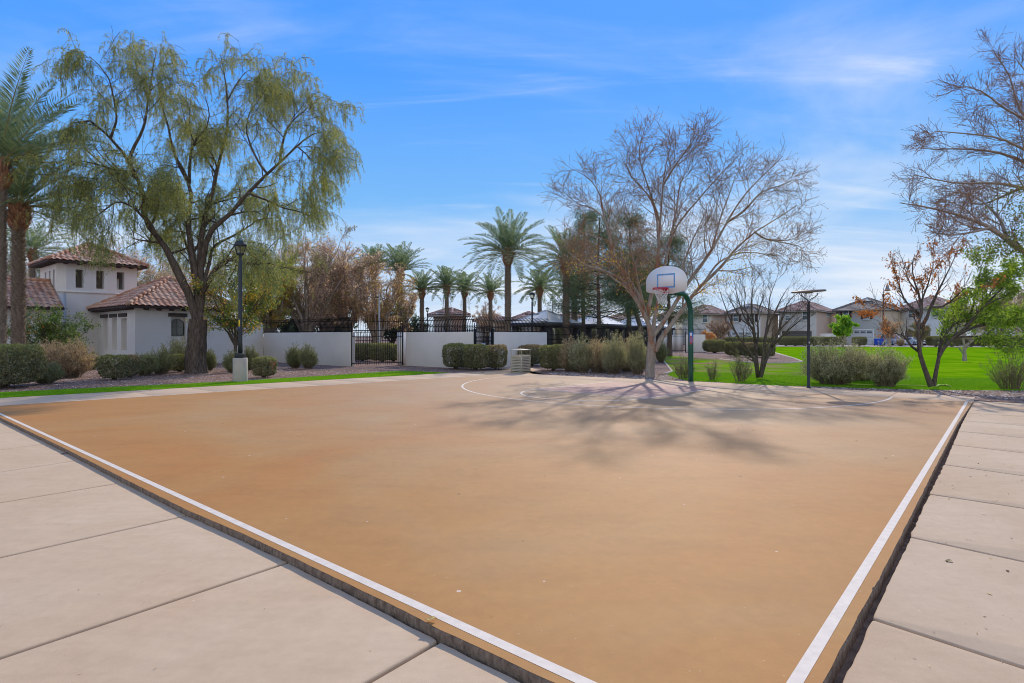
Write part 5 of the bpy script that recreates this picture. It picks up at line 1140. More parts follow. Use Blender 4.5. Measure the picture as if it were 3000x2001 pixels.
# ---------------- generic branching trees
def bare_tree(T,limbs,Y0,mat,n=(7,6,5),L=(2.2,1.2,.6),K=(8,6,5),ang=.55,up=.05,seed=1,trunk=None,leaf=None,lpar=(2,.05,.03),twmat=None,twr=.005,extra=True,sides0=9,jit=.13,bump_=.12,minr=.006,cut=1.,lf_=.45):
    r=np.random.default_rng(seed); mb=MB(); P_=[];R_=[]
    if trunk: 
        P,Rr_=limb(*trunk); bumpy(P,Rr_*(1+.25*np.exp(-np.linspace(0,6,len(P)))),16,bump_,mb)
        mb.V[-1]=mb.V[-1]-T.b
    for pts,dy,r0,r1 in limbs:
        P,Rr_=limb(pts,Y0,dy,r0,r1,14); P=P-T.b
        if cut<1: P=np.stack([np.interp(np.linspace(0,cut*13,14),np.arange(14),P[:,i]) for i in range(3)],1)
        P_.append(P);R_.append(Rr_)
        if r0>.07: bumpy(P,Rr_,12,bump_,mb)
        else: mb.tube(P,Rr_,7)
    P_=np.array(P_);R_=np.array(R_)
    a,ra,_=spawn(P_,R_,n[0],.22,1.,ang,L[0],K[0],up=up,jit=jit,rr=.5,r=r,lenfall=lf_)
    b,rb_,_=spawn(a,ra,n[1],.2,1.,ang*1.1,L[1],K[1],up=up,jit=jit*1.2,rr=.55,r=r,lenfall=.35)
    c,rc_,_=spawn(b,rb_,n[2],.15,1.,ang*1.2,L[2],K[2],up=up*.5,jit=jit*1.5,rr=.6,r=r,lenfall=.3)
    mb.tubes(a,np.maximum(ra,minr),5); T.part(mb,'trunk',mat,smooth=True)
    tw=MB(); tw.tubes(b,np.maximum(rb_,twr*1.2),3); tw.tubes(c,np.maximum(rc_,twr),3); T.part(tw,'twigs',twmat or mat)
    if leaf and lpar[0]:
        lf=MB(); q=leaves_at(c,lpar[0],lpar[1],lpar[2],r,.03,.3); 
        lf.quads(*q); T.part(lf,'foliage',leaf)
    return c
M_leaf_dry=leafmat('dry_leaf',[(.16,.085,.05),(.22,.12,.06),(.30,.16,.06),(.42,.27,.05)],.35)
M_leaf_gold=leafmat('golden_leaf',[(.45,.28,.02),(.55,.33,.02),(.38,.22,.03)],.4)
b0=G(1908,1103); Yb=b0[1]; T=Tree('bare_shade_tree','tall pale-barked leafless tree with many forks, behind the hoop backboard','tree',b0)
LB=[([(1908,1010),(1907,987),(1902,950),(1895,930),(1872,895),(1849,849),(1832,826),(1809,809),(1757,789),(1709,777),(1657,730),(1620,715)],[0,-.8,-2.6],.115,.012),
([(1872,895),(1878,878),(1861,849),(1835,806),(1800,775),(1743,749),(1690,700),(1640,690)],[-.3,1.4],.085,.012),
([(1897,935),(1901,884),(1912,855),(1925,790),(1930,720),(1934,652),(1940,580),(1944,517),(1960,440),(1975,395),(1985,360)],[0,-.5,-1.6],.10,.012),
([(1912,985),(1938,953),(1967,910),(1987,872),(2013,829),(2044,792),(2085,734),(2129,652),(2160,600),(2194,555),(2259,490),(2313,441),(2350,400)],[0,.3,.8],.10,.012),
([(1918,1030),(1938,987),(1970,947),(2010,895),(2033,855),(2062,829),(2102,795),(2150,734),(2210,679),(2286,636),(2346,593),(2400,560)],[0,.6,.9],.11,.012),
([(1912,990),(1918,918),(1927,889),(1940,830),(1950,760),(1966,690),(1995,640),(2031,604),(2065,560),(2096,528),(2140,479),(2180,440),(2210,400)],[0,1.2,2.4],.09,.012),
([(1930,700),(1925,660),(1928,647),(1915,600),(1901,571),(1870,540),(1847,517),(1830,470),(1850,430),(1850,395)],[.6,1.8],.06,.01),
([(1934,652),(1910,580),(1890,520),(1874,470),(1874,425),(1860,380)],[.2,-2.6],.05,.01),
([(1835,806),(1803,761),(1782,679),(1765,620),(1760,571),(1738,533),(1705,505),(1679,500),(1650,470)],[0,-1.5],.065,.01),
([(1800,775),(1790,700),(1771,636),(1740,610),(1690,598),(1650,560),(1614,538)],[.5,1.8],.055,.01),
([(1966,690),(1985,600),(1990,540),(2020,480),(2040,420)],[.9,2.6],.05,.01),
([(1944,540),(1975,490),(2010,440),(2040,400),(2050,370)],[.6,-1.6],.05,.01),
([(2129,652),(2180,620),(2230,560),(2300,540),(2370,500)],[.4,2.0],.055,.01),
([(2210,679),(2240,700),(2290,710),(2340,720),(2370,740)],[.6,1.4],.045,.01),
([(2062,829),(2100,770),(2160,740),(2230,740),(2300,770)],[.4,2.4],.05,.01),
([(1987,872),(2000,780),(2030,700),(2060,640),(2080,580)],[-.2,-2.4],.06,.01),
([(1895,930),(1870,830),(1850,740),(1830,660),(1810,600)],[0,-4.2],.07,.01),
([(1925,790),(1960,700),(1990,620),(2010,560)],[.6,3.6],.06,.01),
([(1850,849),(1800,820),(1740,760),(1700,760),(1660,800)],[0,3.2],.055,.01),
([(2085,734),(2110,640),(2140,560),(2160,500),(2190,470)],[-.8,1.5],.05,.01)]
bare_tree(T,LB,Yb,M_bark_pale,n=(11,7,4),L=(1.95,1.0,.55),cut=.88,lf_=.72,ang=.78,up=.035,seed=4,trunk=([(1904,1107),(1905,1070),(1908,1020),(1909,1000)],Yb,0,.165,.15,10),leaf=M_leaf_dry,lpar=(2,.04,.026),twmat=M_twig_grey,twr=.005)
# a few golden leaves low in the crown
r=np.random.default_rng(8); lf=MB()
for x,y,dy,n_ in((1690,780,-1.5,70),(1775,770,-1,60),(1793,750,0,70),(1830,830,0,50),(1850,810,0,50),(2130,820,.5,110),(2150,790,.5,90),(2090,830,0,60),(2170,740,.3,60),(1905,905,0,50),(1918,770,0,30),(2060,850,0,60)):
    c=W(x,y,Yb+dy)-T.b; C=c+r.normal(0,1,(n_,3))*np.array([.35,.4,.18]); u=unit(r.normal(size=(n_,3))); v=unit(np.cross(u,r.normal(size=(n_,3)))); lf.quads(C,u*.035,v*.022)
T.part(lf,'golden_leaves',M_leaf_gold)
# right overhanging tree, its trunk stands outside the frame
Yr=17.; T=Tree('overhanging_tree','leafless tree reaching in from the right edge with reddish twigs and a few green leaves','tree',W(3230,0,Yr))
LR_=[([(3230,860),(3120,790),(3000,741),(2953,708),(2906,665),(2830,637),(2736,609),(2660,598),(2600,590)],[0,-1.5],.14,.01),
([(3200,800),(3100,600),(3000,547),(2901,533),(2800,540),(2712,519),(2640,505)],[0,-.5,-1],.10,.01),
([(3180,700),(3080,520),(3000,474),(2944,448),(2830,434),(2736,439),(2660,430)],[.2,.8],.09,.01),
([(3180,650),(3080,470),(3000,443),(2948,406),(2878,396),(2783,387),(2703,382)],[0,-1.4],.07,.01),
([(3170,600),(3060,400),(3000,344),(2972,292),(2967,236),(2939,189),(2897,132)],[0,1],.08,.01),
([(3160,500),(3050,380),(2980,335),(2934,316),(2887,269),(2830,250),(2780,258)],[0,-1.6],.07,.01),
([(3160,450),(3060,300),(3020,230),(2990,190),(2960,150)],[0,-1],.06,.01),
([(2953,708),(2930,640),(2880,590),(2820,560),(2760,570)],[-.6,1.2],.06,.01),
([(2906,665),(2850,680),(2790,690),(2730,680)],[-.8,-2.4],.045,.01),
([(3000,547),(2950,570),(2880,600),(2800,590)],[-.3,1.8],.05,.01),
([(3230,900),(3180,700),(3160,500),(3150,350),(3140,200)],[0,.6],.16,.03)]
bare_tree(T,LR_,Yr,M_bark_tan,n=(10,7,6),L=(1.35,.7,.38),cut=.94,lf_=.7,ang=.62,up=.02,seed=14,trunk=([(3230,1160),(3232,1000),(3230,860)],Yr,0,.26,.2,10),leaf=leafmat('rust_bud',[(.20,.09,.06),(.26,.14,.07),(.33,.2,.06)],.3),lpar=(2,.035,.02),twmat=flat('dusk_twig',(.25,.155,.115),.95,var=.3,spec=.1),twr=.004)
r=np.random.default_rng(9); lf=MB()
for x,y,n_ in((2985,690,500),(2960,735,420),(2925,725,260),(2995,640,300),(2900,720,120),(2890,712,80),(2980,560,160),(2960,600,120),(3010,610,260),(3040,700,500)):
    c=W(x,y,Yr-.8)-T.b; C=c+r.normal(0,1,(n_,3))*np.array([.24,.35,.14]); u=unit(r.normal(size=(n_,3))); v=unit(np.cross(u,r.normal(size=(n_,3)))); lf.quads(C,u*.035,v*.018)
T.part(lf,'green_leaves',leafmat('olive_leaf',[(.05,.075,.02),(.09,.12,.03),(.25,.22,.03)],.3))
# dark bare tree on the lawn with many stems
b0=G(2226,1110); Y1_=b0[1]; T=Tree('lawn_tree','small dark leafless tree fanning out on the lawn left of the disc lamp','tree',b0)
LT=[([(2220,1105),(2214,1060),(2190,1020),(2160,985),(2140,940),(2118,880),(2105,840)],[0,-.9],.07,.006),
([(2220,1105),(2216,1040),(2212,1000),(2205,960),(2180,930),(2160,870),(2150,820)],[0,.4],.075,.006),
([(2228,1105),(2236,1050),(2240,1000),(2250,960),(2268,920),(2285,880),(2310,840)],[0,-.5],.08,.006),
([(2230,1100),(2245,1050),(2262,1015),(2285,965),(2290,930),(2310,880),(2350,850)],[0,.8],.075,.006),
([(2214,1000),(2206,940),(2200,900),(2205,850),(2200,815)],[0,-.8],.045,.005),
([(2216,1030),(2222,980),(2218,920),(2240,860),(2235,810)],[0,1],.045,.005),
([(2240,1000),(2250,930),(2255,870),(2270,830),(2280,805)],[0,.9],.045,.005),
([(2262,1015),(2300,975),(2330,950),(2360,925),(2385,905)],[.2,-.8],.045,.005),
([(2205,960),(2170,935),(2150,900),(2130,860),(2120,850)],[.1,1.0],.035,.005),
([(2285,965),(2320,930),(2350,900),(2370,880)],[.4,.2],.035,.005),
([(2205,950),(2180,900),(2185,860),(2175,830)],[0,-.4],.03,.005),([(2212,1060),(2190,1050),(2150,1010),(2135,985),(2130,950)],[0,.3],.03,.005)]
bare_tree(T,LT,Y1_,M_bark_dark,n=(7,4,3),L=(.95,.5,.28),K=(7,5,4),ang=.5,up=.08,seed=24,leaf=leafmat('few_orange',[(.45,.2,.05),(.3,.15,.06)],.3),lpar=(0,.05,.03),twr=.003,minr=.004)
# orange/green tree at right
b0=G(2730,1138); Y2_=b0[1]; T=Tree('orange_leaf_tree','young forked tree with clusters of rusty orange leaves left and green leaves right','tree',b0)
LO=[([(2727,1130),(2712,1090),(2695,1040),(2690,990),(2690,950),(2700,920),(2695,870),(2680,830),(2670,780),(2680,745)],[0,-.3,.4],.085,.008),
([(2695,960),(2715,935),(2725,900),(2750,850),(2770,810),(2790,770),(2800,745)],[-.2,.6],.06,.006),
([(2725,900),(2760,900),(2800,870),(2830,840),(2860,850)],[-.2,-.8],.04,.006),
([(2692,1030),(2670,1015),(2650,985),(2620,975),(2595,975)],[0,-.5],.045,.006),
([(2697,930),(2670,900),(2650,880),(2635,840),(2620,790),(2615,775)],[0,.6],.04,.006),
([(2700,920),(2700,880),(2720,830),(2730,790),(2740,760)],[0,-.7],.04,.006),
([(2700,925),(2680,905),(2640,915),(2610,905),(2570,890),(2545,905)],[0,-.4],.035,.005),
([(2690,860),(2660,820),(2650,780)],[.2,1.],.03,.005)]
LG=[([(2735,1130),(2742,1090),(2750,1045),(2765,1020),(2790,990),(2830,960),(2860,920),(2890,890),(2940,870),(2985,855)],[0,-.4,-.8],.07,.008),
([(2750,1045),(2753,1010),(2760,970),(2775,940),(2800,910),(2820,890)],[0,.6],.045,.006),
([(2830,960),(2850,900),(2860,850),(2870,800),(2880,760)],[-.3,.6],.045,.006),
([(2860,920),(2900,860),(2930,820),(2950,790)],[-.4,.3],.04,.006),
([(2800,985),(2850,960),(2900,950),(2960,950),(3000,960)],[-.2,.8],.04,.006),
([(2790,990),(2840,985),(2890,990),(2930,1005)],[-.2,-.9],.035,.006),([(2770,1010),(2800,975),(2860,955),(2920,935),(2990,945)],[0,.5],.035,.006),([(2752,1030),(2765,985),(2800,945),(2850,925),(2920,905)],[0,-.5],.04,.006),([(2830,960),(2880,930),(2930,930),(3010,915)],[-.3,1.],.035,.006),
([(2890,890),(2940,840),(2980,810),(3020,790)],[-.5,.4],.035,.006)]
r=np.random.default_rng(31)
def two(LL,seed,n,L): 
    r=np.random.default_rng(seed); P_=[];R_=[]
    for pts,dy,r0,r1 in LL: P,Rr_=limb(pts,Y2_,dy,r0,r1,14); P_.append(P-T.b);R_.append(Rr_)
    P_=np.array(P_);R_=np.array(R_); a,ra,_=spawn(P_,R_,n[0],.25,1,.5,L[0],7,up=.08,jit=.12,rr=.5,r=r,lenfall=.4); b,rb_,_=spawn(a,ra,n[1],.2,1,.55,L[1],5,up=.06,jit=.15,rr=.6,r=r,lenfall=.3)
    return P_,R_,a,ra,b,rb_
mb=MB(); tw=MB(); o_=two(LO,5,(8,6),(.85,.42)); g_=two(LG,6,(9,6),(.9,.42))
for q in(o_,g_):
    for P,Rr_ in zip(q[0],q[1]): bumpy(P,Rr_,10,.15,mb) if Rr_[0]>.06 else mb.tube(P,Rr_,7)
    mb.tubes(q[2],np.maximum(q[3],.005),5); tw.tubes(q[4],np.maximum(q[5],.0035),3)
T.part(mb,'trunk',M_bark_dark,smooth=True); T.part(tw,'twigs',M_bark_dark)
# clustered orange leaves: only some twigs carry them
b=o_[4]; keep=np.array([mnoise.noise(Vector(q[-1]*1.7))>.03 for q in b]); C,U,V=leaves_at(b[keep],8,.095,.04,r,.03,1.0); lf=MB(); lf.quads(C,U,V)
cc=W(2543,918,Y2_-.4)-T.b; n_=260; C=cc+r.normal(0,1,(n_,3))*np.array([.16,.14,.05]); u=unit(r.normal(size=(n_,3))); v=unit(np.cross(u,r.normal(size=(n_,3)))); lf.quads(C,u*.045,v*.018)
T.part(lf,'orange_leaves',leafmat('orange_leaf',[(.26,.09,.025),(.38,.14,.035),(.46,.19,.05),(.32,.15,.06)],.4,gain=1.3))
C,U,V=leaves_at(g_[4],26,.11,.034,r,.06,.6); lf=MB(); lf.quads(C,U,V)
T.part(lf,'green_leaves',leafmat('spring_leaf',[(.07,.13,.015),(.12,.21,.02),(.20,.30,.03),(.32,.40,.05)],.5,gain=1.5))

# ---------------- leafy trees made of leaf clumps over real branches
def leafy(name,label,base,h,spread,crown0,mats,seed,nl=4,leafsz=(.10,.05),trunk_r=.10,stems=4,bark=None,group=None,cat='tree',dens=1.,upb=.1,squash=1.,stretch=1.,thing_=None,ls0=.8,lean=.0):
    r=np.random.default_rng(seed); T=thing_ or Tree(name,label,cat,base,group)
    mb=MB(); P_=[];R_=[]
    for i in range(stems*2):
        a=i*2*math.pi/(stems*2)*1.0+r.uniform(-.4,.4); inn=(i%2)*.45+.35; end=np.array([math.cos(a)*spread*inn,math.sin(a)*spread*inn*squash,h*(r.uniform(.72,.95) if i%2==0 else r.uniform(.55,.8))])
        mid=np.array([end[0]*.3,end[1]*.3,crown0+(end[2]-crown0)*.35]); P_.append(smooth_path([(0,0,crown0*.7),tuple(mid),tuple(end)],12,.03,r)); R_.append(np.linspace(trunk_r*.6,.012,12))
    P_=np.array(P_);R_=np.array(R_)
    bumpy(smooth_path([(0,0,-.05),(lean*.3,.0,crown0*.4),(0,0,crown0)],8),np.linspace(trunk_r*1.15,trunk_r*.85,8),12,.15,mb)
    for P,Rr_ in zip(P_,R_): mb.tube(P,Rr_,7)
    a,ra,_=spawn(P_,R_,8,.15,1,.8,spread*.55,7,up=upb,jit=.15,rr=.5,r=r,lenfall=.3); b,rb_,_=spawn(a,ra,6,.2,1,.8,spread*.28,5,up=upb*.5,jit=.2,rr=.6,r=r,lenfall=.2)
    mb.tubes(a,np.maximum(ra,.006),4); T.part(mb,'trunk',bark or M_bark_dark,smooth=True)
    tw=MB(); tw.tubes(b,np.maximum(rb_,.004),3); T.part(tw,'twigs',bark or M_bark_dark)
    C,U,V=leaves_at(b,nl,leafsz[0],leafsz[1],r,spread*.04,.5,0)
    k=np.array([mnoise.noise(Vector(c*(1.6/ls0))) for c in C[::1]]) if len(mats)>1 else None
    if k is None: lf=MB(); lf.quads(C,U,V); T.part(lf,'crown',mats[0])
    else:
        s=k+r.normal(0,.12,len(k)); cuts=np.quantile(s,np.linspace(0,1,len(mats)+1)[1:-1]); g=np.digitize(s,cuts)
        for i,mt in enumerate(mats): lf=MB(); lf.quads(C[g==i],U[g==i],V[g==i]); T.part(lf,'crown' if i==0 else 'leaf_clumps',mt)
    return T
L_green=leafmat('mid_green_leaf',[(.035,.07,.015),(.06,.12,.02),(.10,.18,.03)],.4)
L_lime=leafmat('lime_leaf',[(.12,.22,.015),(.20,.32,.02),(.32,.44,.04)],.5)
L_yel=leafmat('yellowing_leaf',[(.12,.16,.02),(.25,.22,.025),(.38,.24,.03),(.45,.20,.04)],.45)
L_dark=leafmat('deep_green_leaf',[(.018,.038,.012),(.032,.06,.018),(.05,.085,.025)],.3)
L_rust=leafmat('rust_leaf',[(.22,.09,.05),(.32,.15,.08),(.38,.22,.12),(.20,.12,.08)],.4)
L_tanl=leafmat('tan_leaf',[(.20,.14,.09),(.28,.20,.13),(.24,.14,.09)],.4)
# small yellowing tree behind the lantern
leafy('pistache_tree','small bushy tree turning yellow and orange behind the concrete-footed lantern',W(690,0,26.3),4.9,2.3,1.5,[L_green,L_yel,leafmat('olive_green',[(.05,.10,.02),(.10,.15,.03),(.30,.24,.10)],.4)],41,nl=18,leafsz=(.13,.05),trunk_r=.075,stems=5,upb=.02)
# citrus tree by the tower
T=leafy('citrus_tree','low spreading citrus tree with small orange fruit before the tower wall','' if 0 else W(148,0,26.5),2.75,1.75,.9,[leafmat('citrus_leaf',[(.045,.075,.02),(.08,.12,.03),(.16,.19,.04)],.4,gain=1.5),L_green],42,nl=15,leafsz=(.10,.05),trunk_r=.075,stems=5,upb=-.02)
r=np.random.default_rng(2)
M_fruit=flat('orange_fruit',(.60,.22,.02),.5)
for i in range(14):
    m=MB(); c=np.array([r.uniform(-1.1,.4),r.uniform(-1.2,-.3),r.uniform(1.6,2.5)]); m.lathe(c,[(.001,-.035),(.025,-.025),(.036,0),(.025,.025),(.001,.035)],8); T.part(m,'fruit',M_fruit,smooth=True)
leafy('lime_tree','small round bright green tree on the far lawn edge before the white garage door',W(2470,0,86),4.7,1.75,1.7,[L_lime,leafmat('fresh_green',[(.08,.17,.015),(.14,.26,.03)],.5)],43,nl=22,leafsz=(.30,.16),trunk_r=.1,stems=4,upb=.0)
T=Tree('pruned_tree','slim grey leafless pruned tree standing alone on the far right lawn','tree',G(2826,1060))
bare_tree(T,[([(2826,1058),(2826,1030),(2827,1015),(2820,995),(2818,985)],0,.14,.03),([(2827,1015),(2840,1005),(2853,996),(2850,985)],0,.09,.02),([(2820,995),(2824,985),(2835,975)],0,.06,.01)],G(2826,1060)[1],M_bark_tan,n=(5,5,4),L=(1.2,.7,.4),seed=3)
# pines behind the bare tree
def pine(label,px,Y,top_py,spread,seed,trunk_r=.2,group='dark pines behind the pavilions',low=.28,mats=None,nw=15):
    r=np.random.default_rng(seed); b=W(px,0,Y); T=Tree('pine_tree',label,'tree',b,group); h=zat(top_py,Y)
    mb=MB(); tp=smooth_path([(0,0,-.05),(r.normal(0,.1),0,h*.3),(r.normal(0,.2),r.normal(0,.2),h*.65),(0,0,h)],20); tr=np.linspace(trunk_r,.03,20); bumpy(tp,tr,12,.2,mb)
    n=nw*6; t=low+(1-low)*np.sort(r.uniform(0,1,n)); base=np.stack([np.interp(t,np.linspace(0,1,20),tp[:,i]) for i in range(3)],1)
    a=r.uniform(0,6.28,n); ln=spread*(1.05-t)*r.uniform(.6,1.2,n)+.5; K=8; C=np.empty((n,K,3)); C[:,0]=base; d=np.c_[np.cos(a),np.sin(a),r.uniform(-.15,.45,n)]; d=unit(d)
    for k in range(1,K): d=unit(d+np.array([0,0,.02])+r.normal(0,.06,(n,3))); C[:,k]=C[:,k-1]+d*(ln/(K-1))[:,None]
    R_=np.linspace(1,.2,K)[None]*(.02+.03*(1-t))[:,None]; mb.tubes(C,R_,4); T.part(mb,'trunk',M_bark_dark,smooth=True)
    s,rs,_=spawn(C,R_,9,.25,1,.8,spread*.28,5,up=.05,jit=.12,rr=.6,r=r,lenfall=.2)
    q,u,v=leaves_at(s,22,.28,.024,r,.13,-.3,.1); lf=MB(); lf.quads(q,u,v); T.part(lf,'crown',mats or leafmat('pine_needle',[(.03,.055,.028),(.055,.085,.04),(.095,.12,.06)],.4))
    return T
pine('slim reddish pine trunk with thin needles between the first two pavilions',1757,37,640,3.0,51,.17,nw=11)
pine('dark dense pine behind the backboard',1845,42,640,3.6,52,.24,nw=20)
pine('dark pine to the right of the backboard, behind the green gooseneck',1962,46,700,3.8,53,.22,nw=18)
pine('tall pine whose tip shows left of the forked tree branches',1712,46,630,3.0,54,.2,nw=16)
pine('thick trunked pine standing just left of the forked pale tree',1876,34,760,2.2,55,.2,nw=8,low=.45)

# ---------------- background broadleaf and bare rusty trees
def rusty(label,px,Y,top_py,wpx,seed,mats,leafn=3,group='brown half-bare trees behind the white walls',stems=4,bark=None,lsz=(.12,.07),twm=None):
    r=np.random.default_rng(seed); b=W(px,0,Y); T=Tree('half_bare_tree',label,'tree',b,group); h=zat(top_py,Y); sp=wpx*Y/F
    P_=[];R_=[]
    for i in range(stems*2+2):
        a=i*2.4; f=r.uniform(.35,.95); e=np.array([math.cos(a)*sp*f,math.sin(a)*sp*f*.8,h*(1-.33*f)*r.uniform(.85,1.05)]); P_.append(smooth_path([(0,0,h*.10),(e[0]*.22,e[1]*.22,h*.3),(e[0]*.6,e[1]*.6,h*.3+(e[2]-h*.3)*.62),tuple(e)],13,.05,r)); R_.append(np.linspace(.15,.02,13))
    P_=np.array(P_);R_=np.array(R_); mb=MB(); bumpy(smooth_path([(0,0,-.1),(0,0,h*.13)],5),np.linspace(.26,.2,5),12,.15,mb)
    for P,Rr_ in zip(P_,R_): mb.tube(P,Rr_,7)
    a,ra,_=spawn(P_,R_,9,.2,1,.6,sp*.55,7,up=.04,jit=.14,rr=.5,r=r,lenfall=.4); b_,rb_,_=spawn(a,ra,8,.15,1,.65,sp*.28,5,up=.03,jit=.16,rr=.6,r=r,lenfall=.3); c,rc_,_=spawn(b_,rb_,5,.1,1,.8,sp*.13,4,up=0,jit=.2,rr=.7,r=r)
    mb.tubes(a,np.maximum(ra,.015),4); T.part(mb,'trunk',bark or M_bark_tan,smooth=True); tw=MB(); tw.tubes(b_,np.maximum(rb_,.011),3); tw.tubes(c,np.maximum(rc_,.008),3); T.part(tw,'twigs',twm or M_twig_rust)
    if leafn:
        C,U,V=leaves_at(c,leafn,lsz[0],lsz[1],r,.06,.4,0); s=np.array([mnoise.noise(Vector(q*.45)) for q in C])+r.normal(0,.1,len(C)); g=np.digitize(s,np.quantile(s,np.linspace(0,1,len(mats)+1)[1:-1])) if len(mats)>1 else np.zeros(len(C),int)
        for i,mt in enumerate(mats): lf=MB(); lf.quads(C[g==i],U[g==i],V[g==i]); T.part(lf,'crown' if i==0 else 'leaf_clumps',mt)
    return T
L_rb=leafmat('russet_leaf',[(.27,.18,.13),(.33,.23,.165),(.37,.27,.20),(.30,.19,.13)],.5,gain=2.2)
L_rb2=leafmat('pale_russet_leaf',[(.29,.225,.175),(.36,.28,.215),(.31,.23,.17)],.5,gain=2.2)
L_ol=leafmat('olive_leaf2',[(.09,.10,.035),(.15,.15,.045),(.22,.20,.05)],.4)
rusty('big russet tree right of the weeping tree, tallest of the brown trees',900,40,640,165,61,[L_rb,L_rb2,L_ol],3)
rusty('pinkish tan tree filling the gap right of the big russet tree',960,47,700,130,76,[L_rb2,L_rb],3)
rusty('low wide tan tree behind the third palm of the row',1180,50,800,48,77,[L_rb2,L_ol],2)
rusty('russet tree with pale forked limbs left of the pale steel pole',1015,42,700,135,62,[L_rb2,L_rb],2)
rusty('pale-limbed half-bare tree behind the steel pole and picket gap',1105,41,745,115,63,[L_rb2,L_yel,L_rb2],2)
rusty('greenish tree crown rising behind the russet trees',960,62,705,120,64,[L_ol,L_rb],4)
rusty('brown tree behind the white tower on its left side',85,52,700,160,65,[L_rb,L_rb2,L_ol],2)
rusty('brown tree behind the tower roof on its right side',420,55,715,150,66,[L_rb2,L_rb,L_ol],4)
rusty('pale brown tree seen through the weeping branches behind the wing roof',560,50,740,120,67,[L_rb2,L_ol],3)
rusty('distant leafless tree among the small palms above the picket fence',1425,82,880,42,68,[L_rb2],1)
rusty('yellow-green tree behind the lantern post and weeping crown',790,38,700,110,69,[L_yel,L_ol,leafmat('sunny_green',[(.20,.26,.03),(.33,.36,.05)],.5)],5)
rusty('brown tree far right beyond the leafy green tree',2920,75,850,110,70,[L_rb,L_rb2],3)
rusty('second brown tree at the far right edge behind the hedges',3020,70,830,110,71,[L_rb2,L_ol],3)
rusty('small orange shrub-like tree over the low wall beside the taupe house',2072,72,968,20,72,[leafmat('peach_leaf',[(.40,.2,.08),(.5,.28,.12)],.4)],4)
rusty('thin bare tree in front of the wall of the taupe house',2110,80,930,38,73,[L_tanl],1)
rusty('brown tree between white garage house and brown garage house',2605,90,925,28,74,[L_tanl,L_rb],2)
rusty('pale tree before the grey house wall behind the orange leaves',2700,88,945,32,75,[L_ol],2)
for i,(px_,Y_,tp_,sp_) in enumerate(((60,60,870,70),(520,60,850,60),(980,52,880,70),(1150,55,890,70),(860,50,900,80),(1220,90,930,40))):
    leafy('evergreen_tree',['dark evergreen behind the tower left of the citrus tree','blue-green evergreen mound behind the wing roof','dark evergreen mass low behind the russet trees','dark evergreen behind the picket gap','dark evergreen behind the pickets right of the yellowing tree','small evergreen left of the palm row'][i],W(px_,0,Y_),zat(tp_,Y_),sp_*Y_/F,.8,[L_dark,leafmat('evergreen%d'%i,[(.04,.06,.03),(.075,.10,.045)],.3)],90+i,nl=7,leafsz=(.30,.14),trunk_r=.15,group='evergreens behind the walls')

